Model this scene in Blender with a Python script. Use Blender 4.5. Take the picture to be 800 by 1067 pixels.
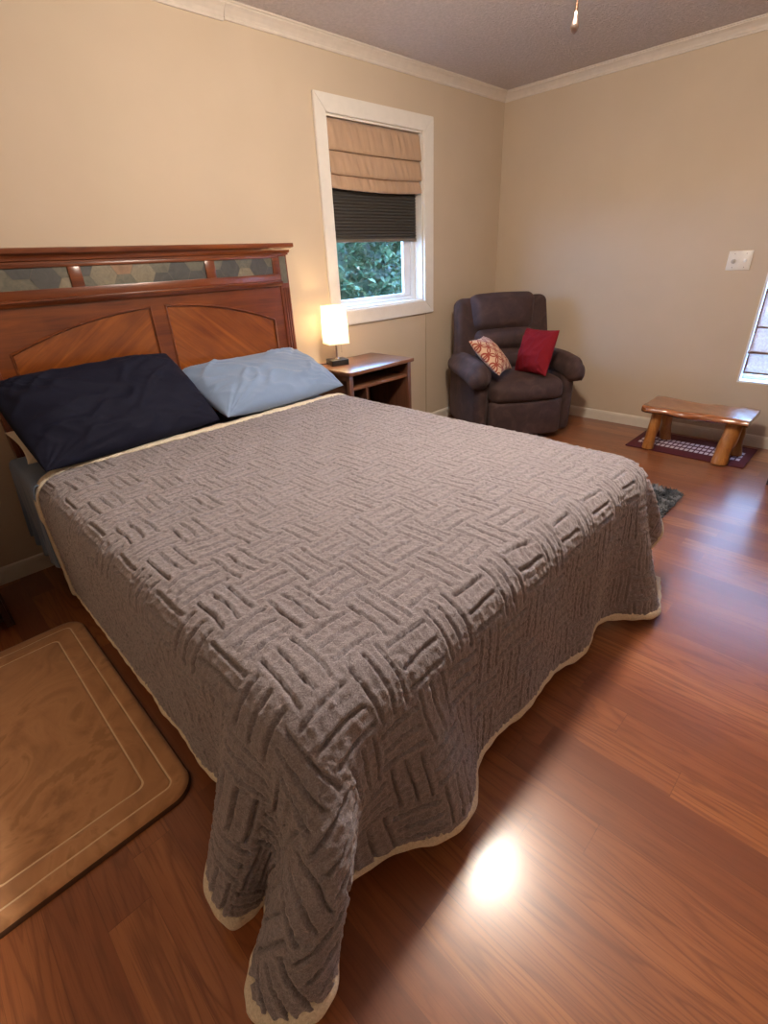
import bpy, bmesh, math, random
import numpy as np
from mathutils import Vector, Matrix, Euler

for o in list(bpy.data.objects): bpy.data.objects.remove(o)
SC = bpy.context.scene
COL = SC.collection
R = math.radians

# ------------------------------------------------------------------ camera
cam_d = bpy.data.cameras.new('camera'); cam = bpy.data.objects.new('camera', cam_d); COL.objects.link(cam)
SC.camera = cam
cam_d.sensor_fit = 'VERTICAL'; cam_d.sensor_height = 36.0; cam_d.lens = 505.04 * 36.0 / 1067.0
cam_d.clip_start = 0.02
def cam_matrix(yaw, pitch, roll, loc):
    f = Vector((math.sin(yaw)*math.cos(pitch), math.cos(yaw)*math.cos(pitch), -math.sin(pitch)))
    rt = f.cross(Vector((0, 0, 1))).normalized(); up = rt.cross(f)
    r2 = rt*math.cos(roll) + up*math.sin(roll); u2 = up*math.cos(roll) - rt*math.sin(roll)
    m = Matrix((r2, u2, -f)).transposed().to_4x4(); m.translation = loc
    return m
cam.matrix_world = cam_matrix(0.766776, 0.479647, -0.051833, (-4.20858, -2.741328, 1.321408))

# ------------------------------------------------------------------ world, sun, exposure
W = bpy.data.worlds.new('sky'); SC.world = W; W.use_nodes = True
bg = W.node_tree.nodes['Background']; bg.inputs[0].default_value = (0.27, 0.53, 1.0, 1); bg.inputs[1].default_value = 25.0
sd = bpy.data.lights.new('sun', 'SUN'); sd.energy = 7.0; sd.angle = R(1.0); sd.color = (1, .93, .8)
sun = bpy.data.objects.new('sun', sd); COL.objects.link(sun)
sun.rotation_euler = Vector((0.25, 0.55, -0.8)).to_track_quat('-Z', 'Y').to_euler()
SC.view_settings.view_transform = 'Standard'; SC.view_settings.look = 'None'
SC.view_settings.gamma = 1.0; SC.view_settings.use_curve_mapping = False
SC.view_settings.exposure = 0.0
FAN_E = 400.0      # emission of the fan's glass bowl
HALL_E = 125.0     # hallway ceiling lamp
LAMP_E = 3.4      # bedside lamp shade

# ------------------------------------------------------------------ helpers
def link(o, parent=None):
    COL.objects.link(o)
    if parent is not None: o.parent = parent
    return o
def tag(o, label=None, cat=None, group=None, kind=None):
    if label: o['label'] = label
    if cat: o['category'] = cat
    if group: o['group'] = group
    if kind: o['kind'] = kind
    return o
def empty(name, loc=(0, 0, 0), rz=0.0):
    o = bpy.data.objects.new(name, None); o.empty_display_size = .05
    o.location = loc; o.rotation_euler = (0, 0, rz)
    return link(o)
def obj(name, bm, mat, parent=None, smooth=False, loc=None, auto=None):
    me = bpy.data.meshes.new(name)
    bmesh.ops.recalc_face_normals(bm, faces=bm.faces)
    bm.to_mesh(me); bm.free()
    for m in (mat if isinstance(mat, (list, tuple)) else [mat]): me.materials.append(m)
    if smooth: me.shade_smooth()
    if auto: 
        me.shade_smooth(); me.set_sharp_from_angle(angle=R(auto))
    o = bpy.data.objects.new(name, me)
    if loc: o.location = loc
    return link(o, parent)
def box(bm, x0, x1, y0, y1, z0, z1, bev=0.0, seg=2, mi=0):
    x0, x1 = min(x0, x1), max(x0, x1); y0, y1 = min(y0, y1), max(y0, y1); z0, z1 = min(z0, z1), max(z0, z1)
    r = bmesh.ops.create_cube(bm, size=1)
    vs = r['verts']
    for v in vs: v.co = Vector(((x0+x1)/2 + v.co.x*(x1-x0), (y0+y1)/2 + v.co.y*(y1-y0), (z0+z1)/2 + v.co.z*(z1-z0)))
    fs = list({f for v in vs for f in v.link_faces})
    for f in fs: f.material_index = mi
    if bev > 0:
        es = list({e for v in vs for e in v.link_edges})
        bmesh.ops.bevel(bm, geom=es, offset=bev, segments=seg, profile=.5, affect='EDGES')
def B(*boxes, bev=0.0, seg=2):
    bm = bmesh.new()
    for b in boxes: box(bm, *b, bev=bev, seg=seg)
    return bm
def tube(bm, pts, rad, n=12, cap=True):
    pts = [Vector(p) for p in pts]; rings = []
    up = Vector((0, 0, 1))
    for i, p in enumerate(pts):
        t = (pts[min(i+1, len(pts)-1)] - pts[max(i-1, 0)]).normalized()
        a = up if abs(t.dot(up)) < .95 else Vector((1, 0, 0))
        s = t.cross(a).normalized(); w = s.cross(t)
        r = rad[i] if isinstance(rad, (list, tuple)) else rad
        rings.append([bm.verts.new(p + s*math.cos(2*math.pi*k/n)*r + w*math.sin(2*math.pi*k/n)*r) for k in range(n)])
    for a, b in zip(rings, rings[1:]):
        for k in range(n): bm.faces.new((a[k], a[(k+1) % n], b[(k+1) % n], b[k]))
    if cap: bm.faces.new(rings[0][::-1]); bm.faces.new(rings[-1])
def lathe(bm, prof, c=(0, 0, 0), n=32):
    rings = []
    for r, z in prof:
        if r < 1e-5: rings.append([bm.verts.new((c[0], c[1], c[2]+z))])
        else: rings.append([bm.verts.new((c[0]+r*math.cos(2*math.pi*k/n), c[1]+r*math.sin(2*math.pi*k/n), c[2]+z)) for k in range(n)])
    for a, b in zip(rings, rings[1:]):
        if len(a) == 1 and len(b) == 1: continue
        for k in range(n):
            k2 = (k+1) % n
            if len(a) == 1: bm.faces.new((a[0], b[k2], b[k]))
            elif len(b) == 1: bm.faces.new((a[k], a[k2], b[0]))
            else: bm.faces.new((a[k], a[k2], b[k2], b[k]))
def extrude_profile(bm, prof, path_a, path_b, flip=False):
    """profile = list of (out, up); swept straight between frames path = (origin, outdir)"""
    (oa, da), (ob, db) = path_a, path_b
    A = [bm.verts.new(Vector(oa) + Vector(da)*p[0] + Vector((0, 0, p[1]))) for p in prof]
    Bv = [bm.verts.new(Vector(ob) + Vector(db)*p[0] + Vector((0, 0, p[1]))) for p in prof]
    n = len(prof)
    for i in range(n): bm.faces.new((A[i], A[(i+1) % n], Bv[(i+1) % n], Bv[i]))
    bm.faces.new(A); bm.faces.new(Bv[::-1])
def hashn(i, j, s):
    v = np.sin(i*127.1 + j*311.7 + s*74.7)*43758.5453
    return v - np.floor(v)
def vnoise(x, y, s=0):
    xi, yi = np.floor(x), np.floor(y); fx, fy = x-xi, y-yi
    fx = fx*fx*(3-2*fx); fy = fy*fy*(3-2*fy)
    a = hashn(xi, yi, s); b = hashn(xi+1, yi, s); c = hashn(xi, yi+1, s); d = hashn(xi+1, yi+1, s)
    return (a*(1-fx)+b*fx)*(1-fy) + (c*(1-fx)+d*fx)*fy
def grid_mesh(name, P, mat, parent=None, closed_u=False, smooth=True, face_mi=None):
    nu, nv = P.shape[:2]
    me = bpy.data.meshes.new(name)
    idx = np.arange(nu*nv).reshape(nu, nv)
    if closed_u: idx = np.vstack([idx, idx[:1]])
    f = np.stack([idx[:-1, :-1], idx[1:, :-1], idx[1:, 1:], idx[:-1, 1:]], -1).reshape(-1, 4)
    me.vertices.add(nu*nv); me.vertices.foreach_set('co', P.reshape(-1).astype(np.float32))
    me.loops.add(f.size); me.loops.foreach_set('vertex_index', f.reshape(-1).astype(np.int32))
    me.polygons.add(len(f)); me.polygons.foreach_set('loop_start', (np.arange(len(f))*4).astype(np.int32))
    me.update(calc_edges=True); me.validate()
    for m in (mat if isinstance(mat, (list, tuple)) else [mat]): me.materials.append(m)
    if face_mi is not None: me.polygons.foreach_set('material_index', face_mi.reshape(-1).astype(np.int32))
    if smooth: me.shade_smooth()
    return link(bpy.data.objects.new(name, me), parent)
def axis_samples(h, r, n_in, n_c):
    a = [-(h-r) - r*math.tan(R(45)*k/n_c) for k in range(n_c, 0, -1)]
    b = [-(h-r) + 2*(h-r)*k/n_in for k in range(n_in+1)]
    return a + b + [-v for v in reversed(a)]
def soft_box(bm, c, size, r, bulge=(0, 0, 0), fn=None, n_in=8, n_c=4, rot=None):
    """rounded cushion-like box; bulge = extra puff on x,y,z faces"""
    h = [s/2 for s in size]; rr = min(r, min(h)*.999)
    ax = [axis_samples(hh, rr, n_in, n_c) for hh in h]
    cache = {}
    def put(p):
        key = tuple(round(v, 6) for v in p)
        if key in cache: return cache[key]
        q = Vector([max(-(h[i]-rr), min(h[i]-rr, p[i])) for i in range(3)])
        d = Vector(p) - q
        pt = q + (d.normalized()*rr if d.length > 1e-9 else d)
        u = [p[i]/h[i] for i in range(3)]
        m = [max(0, 1-u[i]**2) for i in range(3)]
        for i in range(3):
            j, k = (i+1) % 3, (i+2) % 3
            pt[i] += bulge[i]*math.copysign(min(1, abs(u[i])), u[i])*(m[j]*m[k])**.8 if bulge[i] else 0
        if fn: pt = Vector(fn(pt, u))
        if rot: pt = rot @ pt
        v = bm.verts.new(pt + Vector(c)); cache[key] = v
        return v
    for i in range(3):
        j, k = (i+1) % 3, (i+2) % 3
        for s in (-1, 1):
            for a in range(len(ax[j])-1):
                for b in range(len(ax[k])-1):
                    q = []
                    for (aa, bb) in ((a, b), (a+1, b), (a+1, b+1), (a, b+1)):
                        p = [0, 0, 0]; p[i] = s*h[i]; p[j] = ax[j][aa]; p[k] = ax[k][bb]
                        q.append(put(p))
                    q2 = []
                    for v in q:
                        if v not in q2: q2.append(v)
                    if len(q2) >= 3:
                        try: bm.faces.new(q2 if s > 0 else q2[::-1])
                        except ValueError: pass

# ------------------------------------------------------------------ materials
class NT:
    def __init__(s, name):
        s.m = bpy.data.materials.new(name); s.m.use_nodes = True
        s.t = s.m.node_tree; s.b = s.t.nodes['Principled BSDF']; s.out = s.t.nodes['Material Output']
    def n(s, typ, **kw):
        nd = s.t.nodes.new(typ)
        for k, v in kw.items(): setattr(nd, k, v)
        return nd
    def l(s, a, b): s.t.links.new(a, b)
    def set(s, sock, v):
        if hasattr(v, 'is_linked') or isinstance(v, bpy.types.NodeSocket): s.l(v, sock)
        else: sock.default_value = v
    def math(s, op, a, b=0.0, c=0.0, clamp=False):
        nd = s.n('ShaderNodeMath', operation=op, use_clamp=clamp)
        s.set(nd.inputs[0], a); s.set(nd.inputs[1], b); s.set(nd.inputs[2], c)
        return nd.outputs[0]
    def coord(s): 
        return s.n('ShaderNodeTexCoord').outputs['Object']
    def mapping(s, v, scale=(1, 1, 1), rot=(0, 0, 0), loc=(0, 0, 0)):
        nd = s.n('ShaderNodeMapping'); s.l(v, nd.inputs[0])
        nd.inputs['Scale'].default_value = scale; nd.inputs['Rotation'].default_value = rot; nd.inputs['Location'].default_value = loc
        return nd.outputs[0]
    def noise(s, v, scale=5, detail=4, rough=.55, dist=0.0):
        nd = s.n('ShaderNodeTexNoise'); s.l(v, nd.inputs['Vector'])
        nd.inputs['Scale'].default_value = scale; nd.inputs['Detail'].default_value = detail
        nd.inputs['Roughness'].default_value = rough; nd.inputs['Distortion'].default_value = dist
        return nd.outputs[0]
    def ramp(s, v, stops):
        nd = s.n('ShaderNodeValToRGB'); s.l(v, nd.inputs[0]); e = nd.color_ramp.elements
        while len(e) < len(stops): e.new(.5)
        for el, (p, c) in zip(e, stops): el.position = p; el.color = tuple(c) + (1,)
        return nd.outputs[0]
    def mix(s, f, a, b, mode='MIX'):
        nd = s.n('ShaderNodeMix', data_type='RGBA', blend_type=mode)
        s.set(nd.inputs[0], f)
        for i, v in ((6, a), (7, b)):
            if isinstance(v, tuple): nd.inputs[i].default_value = v + ((1,) if len(v) == 3 else ())
            else: s.l(v, nd.inputs[i])
        return nd.outputs[2]
    def bump(s, h, strength=.3, dist=.01, prev=None):
        nd = s.n('ShaderNodeBump'); nd.inputs['Strength'].default_value = strength; nd.inputs['Distance'].default_value = dist
        s.l(h, nd.inputs['Height'])
        if prev is not None: s.l(prev, nd.inputs['Normal'])
        return nd.outputs[0]
    def fin(s, col=None, rough=None, nrm=None, **kw):
        if col is not None:
            if isinstance(col, tuple): s.b.inputs['Base Color'].default_value = col[:3] + (1,)
            else: s.l(col, s.b.inputs['Base Color'])
        if rough is not None: s.set(s.b.inputs['Roughness'], rough)
        if nrm is not None: s.l(nrm, s.b.inputs['Normal'])
        for k, v in kw.items(): s.b.inputs[k.replace('_', ' ')].default_value = v
        return s.m
def lin(r, g, b):
    f = lambda c: ((c/255+.055)/1.055)**2.4 if c > 10 else c/255/12.92
    return (f(r), f(g), f(b))
def plain(name, col, rough=.5, nscale=40, namt=.06, bump=.1, bdist=.002, **kw):
    s = NT(name); c = s.coord(); n = s.noise(c, nscale, 4)
    a = tuple(v*(1-namt) for v in col); b = tuple(min(1, v*(1+namt)) for v in col)
    return s.fin(s.ramp(n, [(.3, a), (.7, b)]), rough, s.bump(n, bump, bdist), **kw)
def wood(name, dark, mid, light, axis=0, rough=.35, scale=1.0, rot=(0, 0, 0), coat=.3, bump=.05, fig=0.0):
    s = NT(name); c = s.coord()
    if any(rot): c = s.mapping(c, rot=rot)
    sc = [14*scale]*3; sc[axis] = 1.2*scale
    v = s.mapping(c, scale=tuple(sc))
    n1 = s.noise(v, 1.6, 6, .6, 1.2)
    sc2 = [90*scale]*3; sc2[axis] = 3*scale
    n2 = s.noise(s.mapping(c, scale=tuple(sc2)), 1.5, 3, .6)
    col = s.ramp(n1, [(.25, dark), (.5, mid), (.78, light)])
    col = s.mix(.35, col, s.ramp(n2, [(.35, tuple(v*.45 for v in dark)), (.6, light)]), 'MULTIPLY') if False else s.mix(s.math('MULTIPLY', s.ramp(n2, [(.52, (0, 0, 0)), (.72, (1, 1, 1))]), .45), col, tuple(v*.6 for v in dark))
    if fig:
        n3 = s.noise(c, fig, 3); col = s.mix(s.math('MULTIPLY', s.ramp(n3, [(.4, (0, 0, 0)), (.7, (1, 1, 1))]), .35), col, light)
    return s.fin(col, rough, s.bump(n2, bump, .001), Coat_Weight=coat, Coat_Roughness=.25)
def fabric(name, col, rough=.9, scale=900, amt=.12, bump=.15, sheen=.3, big=6, bigamt=.1):
    s = NT(name); c = s.coord()
    n = s.noise(c, scale, 2); g = s.noise(c, big, 4)
    a = tuple(v*(1-amt) for v in col); b = tuple(min(1, v*(1+amt)) for v in col)
    cc = s.ramp(n, [(.35, a), (.65, b)])
    cc = s.mix(s.math('MULTIPLY', g, bigamt*2), cc, tuple(v*.6 for v in col))
    s.fin(cc, rough, s.bump(n, bump, .0008))
    s.b.inputs['Sheen Weight'].default_value = sheen; s.b.inputs['Sheen Roughness'].default_value = .5
    return s.m

M = {}
# walls: flat beige paint
s = NT('wall_paint'); c = s.coord(); n = s.noise(c, 2.2, 3); n2 = s.noise(c, 160, 3)
M['wall'] = s.fin(s.ramp(n, [(.3, (.555, .445, .325)), (.7, (.59, .475, .35))]), .75, s.bump(n2, .08, .002))
# ceiling: knocked down popcorn texture
s = NT('ceiling_texture'); c = s.coord(); n = s.noise(c, 55, 5, .7); n2 = s.noise(c, 160, 3)
h = s.math('ADD', s.ramp(n, [(.42, (0, 0, 0)), (.62, (1, 1, 1))]), s.math('MULTIPLY', n2, .4))
M['ceil'] = s.fin(s.ramp(n, [(.35, (.57, .505, .49)), (.65, (.69, .61, .595))]), .9, s.bump(h, .55, .008))
M['trim'] = plain('painted_trim', (.68, .60, .50), .4, 20, .03, .05)
M['trimw'] = plain('white_window_trim', (.78, .73, .66), .4, 20, .03, .05)
M['crown'] = plain('painted_crown', (.66, .58, .50), .5, 25, .04, .1)
M['vinyl'] = plain('white_vinyl', (.80, .80, .80), .35, 20, .02, .02)
# floor: strip laminate running along y
s = NT('red_oak_laminate'); c = s.coord()
sep = s.n('ShaderNodeSeparateXYZ'); s.l(c, sep.inputs[0]); X, Y = sep.outputs[0], sep.outputs[1]
SW = .098
u = s.math('DIVIDE', X, SW); iu = s.math('FLOOR', u); fu = s.math('FRACT', u)
wn = s.n('ShaderNodeTexWhiteNoise', noise_dimensions='1D'); s.l(iu, wn.inputs['W'])
yy = s.math('ADD', s.math('DIVIDE', Y, .86), s.math('MULTIPLY', wn.outputs[0], 7.3))
iy = s.math('FLOOR', yy); fy = s.math('FRACT', yy)
cmb = s.n('ShaderNodeCombineXYZ'); s.l(iu, cmb.inputs[0]); s.l(iy, cmb.inputs[1])
wn2 = s.n('ShaderNodeTexWhiteNoise', noise_dimensions='3D'); s.l(cmb.outputs[0], wn2.inputs['Vector'])
off = s.n('ShaderNodeVectorMath', operation='SCALE'); s.l(wn2.outputs['Color'], off.inputs[0]); off.inputs['Scale'].default_value = 37.0
ad = s.n('ShaderNodeVectorMath', operation='ADD'); s.l(c, ad.inputs[0]); s.l(off.outputs[0], ad.inputs[1])
g1 = s.noise(s.mapping(ad.outputs[0], scale=(22, 1.3, 1)), 1.0, 5, .6, .8)
# cathedral figure: contour lines of a long stretched noise field
fld = s.noise(s.mapping(ad.outputs[0], scale=(7.5, .75, 1)), 1.0, 2, .5, .3)
wob = s.noise(s.mapping(ad.outputs[0], scale=(60, 6, 1)), 1.0, 3, .6)
rg = s.math('FRACT', s.math('ADD', s.math('MULTIPLY', fld, 17.0), s.math('MULTIPLY', wob, .55)))
line = s.ramp(rg, [(.0, (.2, .2, .2)), (.55, (0, 0, 0)), (.86, (1, 1, 1)), (1.0, (.2, .2, .2))])
fine = s.noise(s.mapping(ad.outputs[0], scale=(210, 5, 1)), 1.5, 3, .6)
pick = s.ramp(wn2.outputs[0], [(.25, (.35, .35, .35)), (.6, (1, 1, 1))])
base = s.ramp(wn2.outputs[0], [(0, (.20, .062, .024)), (.3, (.265, .085, .030)), (.6, (.325, .108, .036)), (1, (.41, .150, .048))])
col = s.mix(s.math('MULTIPLY', s.ramp(g1, [(.35, (1, 1, 1)), (.6, (0, 0, 0))]), .35), base, (.155, .040, .014))
col = s.mix(s.math('MULTIPLY', s.math('MULTIPLY', line, pick), .50), col, (.11, .028, .010))
col = s.mix(s.math('MULTIPLY', s.ramp(fine, [(.5, (0, 0, 0)), (.68, (1, 1, 1))]), .38), col, (.12, .030, .011))
gap = s.math('MAXIMUM', s.math('LESS_THAN', fu, .014), s.math('LESS_THAN', fy, .002))
col = s.mix(s.math('MULTIPLY', gap, .40), col, (.06, .018, .008))
hh = s.math('SUBTRACT', s.math('MULTIPLY', fine, .25), gap)
M['floor'] = s.fin(col, s.math('ADD', .27, s.math('MULTIPLY', fine, .16)), s.bump(hh, .22, .0012), Coat_Weight=.65, Coat_Roughness=.2)
# woods
M['cherry'] = wood('cherry_wood', (.07, .014, .004), (.14, .031, .007), (.24, .064, .012), 0, .28, coat=.5, fig=5)
M['cherry_v'] = wood('cherry_wood_vertical', (.075, .012, .004), (.14, .026, .006), (.22, .050, .011), 2, .28, coat=.5, fig=5)
M['cherry_dl'] = wood('cherry_veneer_left', (.12, .026, .005), (.22, .054, .008), (.36, .105, .016), 0, .26, scale=.8, rot=(0, R(35), 0), coat=.6, fig=4)
M['cherry_dr'] = wood('cherry_veneer_right', (.12, .026, .005), (.22, .054, .008), (.36, .105, .016), 0, .26, scale=.8, rot=(0, R(-40), 0), coat=.6, fig=4)
M['walnut'] = wood('walnut_laminate', (.10, .040, .022), (.17, .070, .036), (.26, .115, .060), 0, .3, coat=.3)
M['walnut_v'] = wood('walnut_laminate_vertical', (.07, .026, .014), (.12, .046, .024), (.17, .07, .038), 2, .35, coat=.2)
M['espresso'] = wood('espresso_wood', (.018, .006, .004), (.03, .010, .006), (.05, .017, .010), 0, .35, coat=.2)
M['bench'] = wood('live_edge_wood', (.16, .042, .012), (.30, .090, .024), (.45, .16, .045), 1, .2, scale=1.3, coat=.9, fig=9)
M['log'] = wood('honey_log_wood', (.20, .065, .012), (.36, .13, .026), (.52, .22, .05), 2, .3, scale=1.6, coat=.6, fig=14)
M['metal'] = NT('brushed_metal').fin((.45, .36, .32), .28, Metallic=1.0)
M['bronze'] = NT('dark_bronze').fin((.16, .09, .06), .35, Metallic=1.0)
M['black'] = plain('black_plastic', (.012, .012, .013), .35)
# fabrics
M['navy'] = fabric('navy_cotton', (.007, .008, .022), .8, 900, .2, .12, .0)
M['blue'] = fabric('light_blue_cotton', (.19, .27, .42), .85, 900, .06, .12, .25, bigamt=.05)
M['sheet'] = fabric('blue_sheet_cotton', (.13, .19, .30), .85, 900, .06, .12, .2, bigamt=.06)
M['cream'] = fabric('cream_cotton', (.70, .62, .48), .85, 900, .05, .1, .2)
M['navysheet'] = fabric('dark_navy_cotton', (.006, .008, .02), .9, 900, .1, .1, .05)
s = NT('brown_microfibre'); c = s.coord(); n = s.noise(c, 9, 5, .6, 1.0); n2 = s.noise(c, 600, 2)
M['chair'] = s.fin(s.ramp(n, [(.3, (.032, .015, .013)), (.52, (.050, .024, .021)), (.75, (.085, .044, .038))]), .8, s.bump(n2, .15, .001))
s.b.inputs['Sheen Weight'].default_value = .10; s.b.inputs['Sheen Roughness'].default_value = .4; s.b.inputs['Sheen Tint'].default_value = (.8, .6, .55, 1)
M['red'] = fabric('red_velvet', (.21, .007, .012), .85, 500, .15, .15, .0, bigamt=.2)
for k_ in ('red', 'navy', 'navysheet'): M[k_].node_tree.nodes['Principled BSDF'].inputs['Specular IOR Level'].default_value = .2
# plush grey comforter and its sherpa lining
s = NT('plush_grey_comforter'); c = s.coord(); n = s.noise(c, 320, 4, .75); n2 = s.noise(c, 90, 3, .6, 1.5); n3 = s.noise(c, 3, 3)
cc = s.ramp(n, [(.30, (.135, .118, .132)), (.5, (.245, .218, .238)), (.7, (.37, .335, .363))])
cc = s.mix(s.math('MULTIPLY', s.ramp(n2, [(.35, (1, 1, 1)), (.6, (0, 0, 0))]), .30), cc, (.10, .082, .085))
hh = s.math('ADD', s.math('MULTIPLY', n, .5), n2)
M['comforter'] = s.fin(cc, .95, s.bump(hh, .8, .004))
s.b.inputs['Sheen Weight'].default_value = .45; s.b.inputs['Sheen Roughness'].default_value = .45; s.b.inputs['Sheen Tint'].default_value = (.95, .88, .88, 1)
s = NT('cream_sherpa'); c = s.coord(); n = s.noise(c, 220, 3, .7)
M['sherpa'] = s.fin(s.ramp(n, [(.3, (.58, .50, .38)), (.7, (.82, .74, .60))]), .95, s.bump(n, .8, .004))

# ------------------------------------------------------------------ room shell
H = 2.44; LX = -5.35; BY = -4.1; T = .14
def struct(name, bm, mat, **k): return tag(obj(name, bm, mat, **k), kind='structure')
struct('floor', B((-7.2, .0, BY-.0, .0, -.1, 0)), M['floor'])
struct('ceiling', B((-7.2, T, BY-T, T, H, H+.1)), M['ceil'])
# wall with the bed: window opening
W1 = (-1.885, -1.012, 1.02, 2.098)
struct('wall_back', B((-7.2, W1[0], 0, T, 0, H), (W1[1], T, 0, T, 0, H), (W1[0], W1[1], 0, T, 0, W1[2]), (W1[0], W1[1], 0, T, W1[3], H)), M['wall'])
W2 = (-2.98, -2.045, .436, 1.80)     # y0 y1 z0 z1
struct('wall_right', B((0, T, W2[1], 0, 0, H), (0, T, BY, W2[0], 0, H), (0, T, W2[0], W2[1], 0, W2[2]), (0, T, W2[0], W2[1], W2[3], H)), M['wall'])
struct('wall_front', B((-7.2, T, BY-T, BY, 0, H)), M['wall'])
DY0, DY1, DH = -1.75, -.86, 2.03
struct('wall_left', B((LX-.12, LX, DY1, 0, 0, H), (LX-.12, LX, BY, DY0, 0, H), (LX-.12, LX, DY0, DY1, DH, H)), M['wall'])
struct('wall_hallway', B((-7.3, -7.2, BY, 0, 0, H)), M['wall'])
t = struct('trim_3', B((LX, LX+.018, DY1, DY1+.075, 0, DH+.075), (LX, LX+.018, DY0-.075, DY0, 0, DH+.075), (LX, LX+.018, DY0, DY1, DH, DH+.075)), M['trim'])

# baseboards
def baseboard(name, a, d, length, out):
    prof = [(0, 0), (.014, 0), (.014, .066), (.010, .078), (.004, .083), (0, .084)]
    bm = bmesh.new(); a = Vector(a); b = a + Vector(d)*length
    extrude_profile(bm, prof, (a, out), (b, out)); struct(name, bm, M['trim'])
baseboard('baseboard_back', (LX, 0, 0), (1, 0, 0), -LX, (0, -1, 0))
baseboard('baseboard_right', (0, -.015, 0), (0, -1, 0), -BY-.015, (-1, 0, 0))
baseboard('baseboard_left', (LX, -.015, 0), (0, -1, 0), .765, (1, 0, 0))
baseboard('baseboard_front', (LX, BY, 0), (1, 0, 0), -LX, (0, 1, 0))
# crown moulding (two lengths butt at a joint on the bed wall)
CR = [(0, 0), (0, -.056), (.007, -.056), (.010, -.048), (.009, -.044), (.014, -.034), (.026, -.020), (.036, -.012), (.039, -.012), (.041, -.006), (.048, -.005), (.050, 0)]
def crown(name, a, b, out, oa=None, ob=None, sc=1.0):
    bm = bmesh.new(); prof = [(p[0]*sc, p[1]*sc) for p in CR]
    extrude_profile(bm, prof, (a, oa or out), (b, ob or out)); struct(name, bm, M['crown'])
crown('trim_1', (-2.468, 0, H), (0, 0, H), (0, -1, 0), ob=(-1, -1, 0), sc=1.08)
crown('trim_2', (LX, 0, H), (-2.472, 0, H), (0, -1, 0), sc=1.2)
crown('trim_4', (0, 0, H), (0, BY, H), (-1, 0, 0), oa=(-1, -1, 0), sc=1.08)
crown('trim_5', (LX, 0, H), (LX, BY, H), (1, 0, 0))
crown('trim_6', (LX, BY, H), (0, BY, H), (0, 1, 0))
# thin panel seam batten from the window casing to the baseboard
struct('trim_7', B((-.992, -.982, -.004, 0, .084, .925), bev=.001), plain('seam_paint', (.42, .33, .22), .6))

# ------------------------------------------------------------------ window 1 (behind the nightstand)
w1 = empty('window_1', (-1.45, 0, 1.02)); tag(w1, kind='structure')
def rel(o, p):   # keep world position when parenting
    o.parent = p; o.location = Vector(o.location) - p.location; return o
def part(name, bm, mat, parent, **k):
    o = obj(name, bm, mat, **k); o.location = -Vector(parent.location) if parent.type == 'EMPTY' and parent.rotation_euler.z == 0 and parent.parent is None else o.location
    o.parent = parent; return o
cx0, cx1, cz0, cz1 = -1.972, -.908, .925, 2.186
def mitre_casing(x0, x1, z0, z1, ix0, ix1, iz0, iz1, y0, y1):
    bm = bmesh.new()
    O = [(x0, z0), (x1, z0), (x1, z1), (x0, z1)]; I = [(ix0, iz0), (ix1, iz0), (ix1, iz1), (ix0, iz1)]
    for k in range(4):
        k2 = (k+1) % 4; g = .0006
        q = [O[k], O[k2], I[k2], I[k]]
        cxm = sum(p[0] for p in q)/4; czm = sum(p[1] for p in q)/4
        q = [(cxm+(p[0]-cxm)*(1-g), czm+(p[1]-czm)*(1-g)) for p in q]
        a = [bm.verts.new((p[0], y0, p[1])) for p in q]; b = [bm.verts.new((p[0], y1, p[1])) for p in q]
        bm.faces.new(a); bm.faces.new(b[::-1])
        for i in range(4): bm.faces.new((a[i], a[(i+1) % 4], b[(i+1) % 4], b[i]))
    bmesh.ops.bevel(bm, geom=bm.edges[:], offset=.003, segments=2, affect='EDGES')
    return bm
part('window_casing', mitre_casing(cx0, cx1, cz0, cz1, *W1, -.020, -.0005), M['trimw'], w1, auto=35)
part('window_jamb', B((W1[0], W1[0]+.012, 0, T, W1[2], W1[3]), (W1[1]-.012, W1[1], 0, T, W1[2], W1[3]), (W1[0]+.012, W1[1]-.012, 0, T, W1[2], W1[2]+.012), (W1[0]+.012, W1[1]-.012, 0, T, W1[3]-.012, W1[3])), M['trimw'], w1)
jx0, jx1, jz0, jz1 = W1[0]+.013, W1[1]-.013, W1[2]+.013, W1[3]-.013
def frame(x0, x1, z0, z1, w, y0, y1, wr=None):
    wr = wr or w
    return [(x0, x0+w, y0, y1, z0, z1), (x1-wr, x1, y0, y1, z0, z1), (x0+w, x1-wr, y0, y1, z0, z0+w), (x0+w, x1-wr, y0, y1, z1-w, z1)]
part('window_frame', B(*frame(jx0, jx1, jz0, jz1, .025, .075, .125, .04), bev=.002), M['vinyl'], w1, auto=35)
part('window_sash', B(*frame(jx0+.026, jx1-.041, jz0+.026, jz1-.026, .022, .085, .108, .075), bev=.003), M['vinyl'], w1, auto=35)
s = NT('window_glass'); g = s.n('ShaderNodeBsdfGlass'); g.inputs['IOR'].default_value = 1.02; g.inputs['Roughness'].default_value = 0
tr = s.n('ShaderNodeBsdfTransparent'); gl = s.n('ShaderNodeBsdfGlossy'); gl.inputs['Roughness'].default_value = .02
mx = s.n('ShaderNodeMixShader'); mx.inputs[0].default_value = .05; s.l(tr.outputs[0], mx.inputs[1]); s.l(gl.outputs[0], mx.inputs[2]); s.l(mx.outputs[0], s.out.inputs[0])
M['glass'] = s.m
part('window_pane', B((jx0+.049, jx1-.117, .094, .098, jz0+.049, jz1-.049)), M['glass'], w1)

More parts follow.
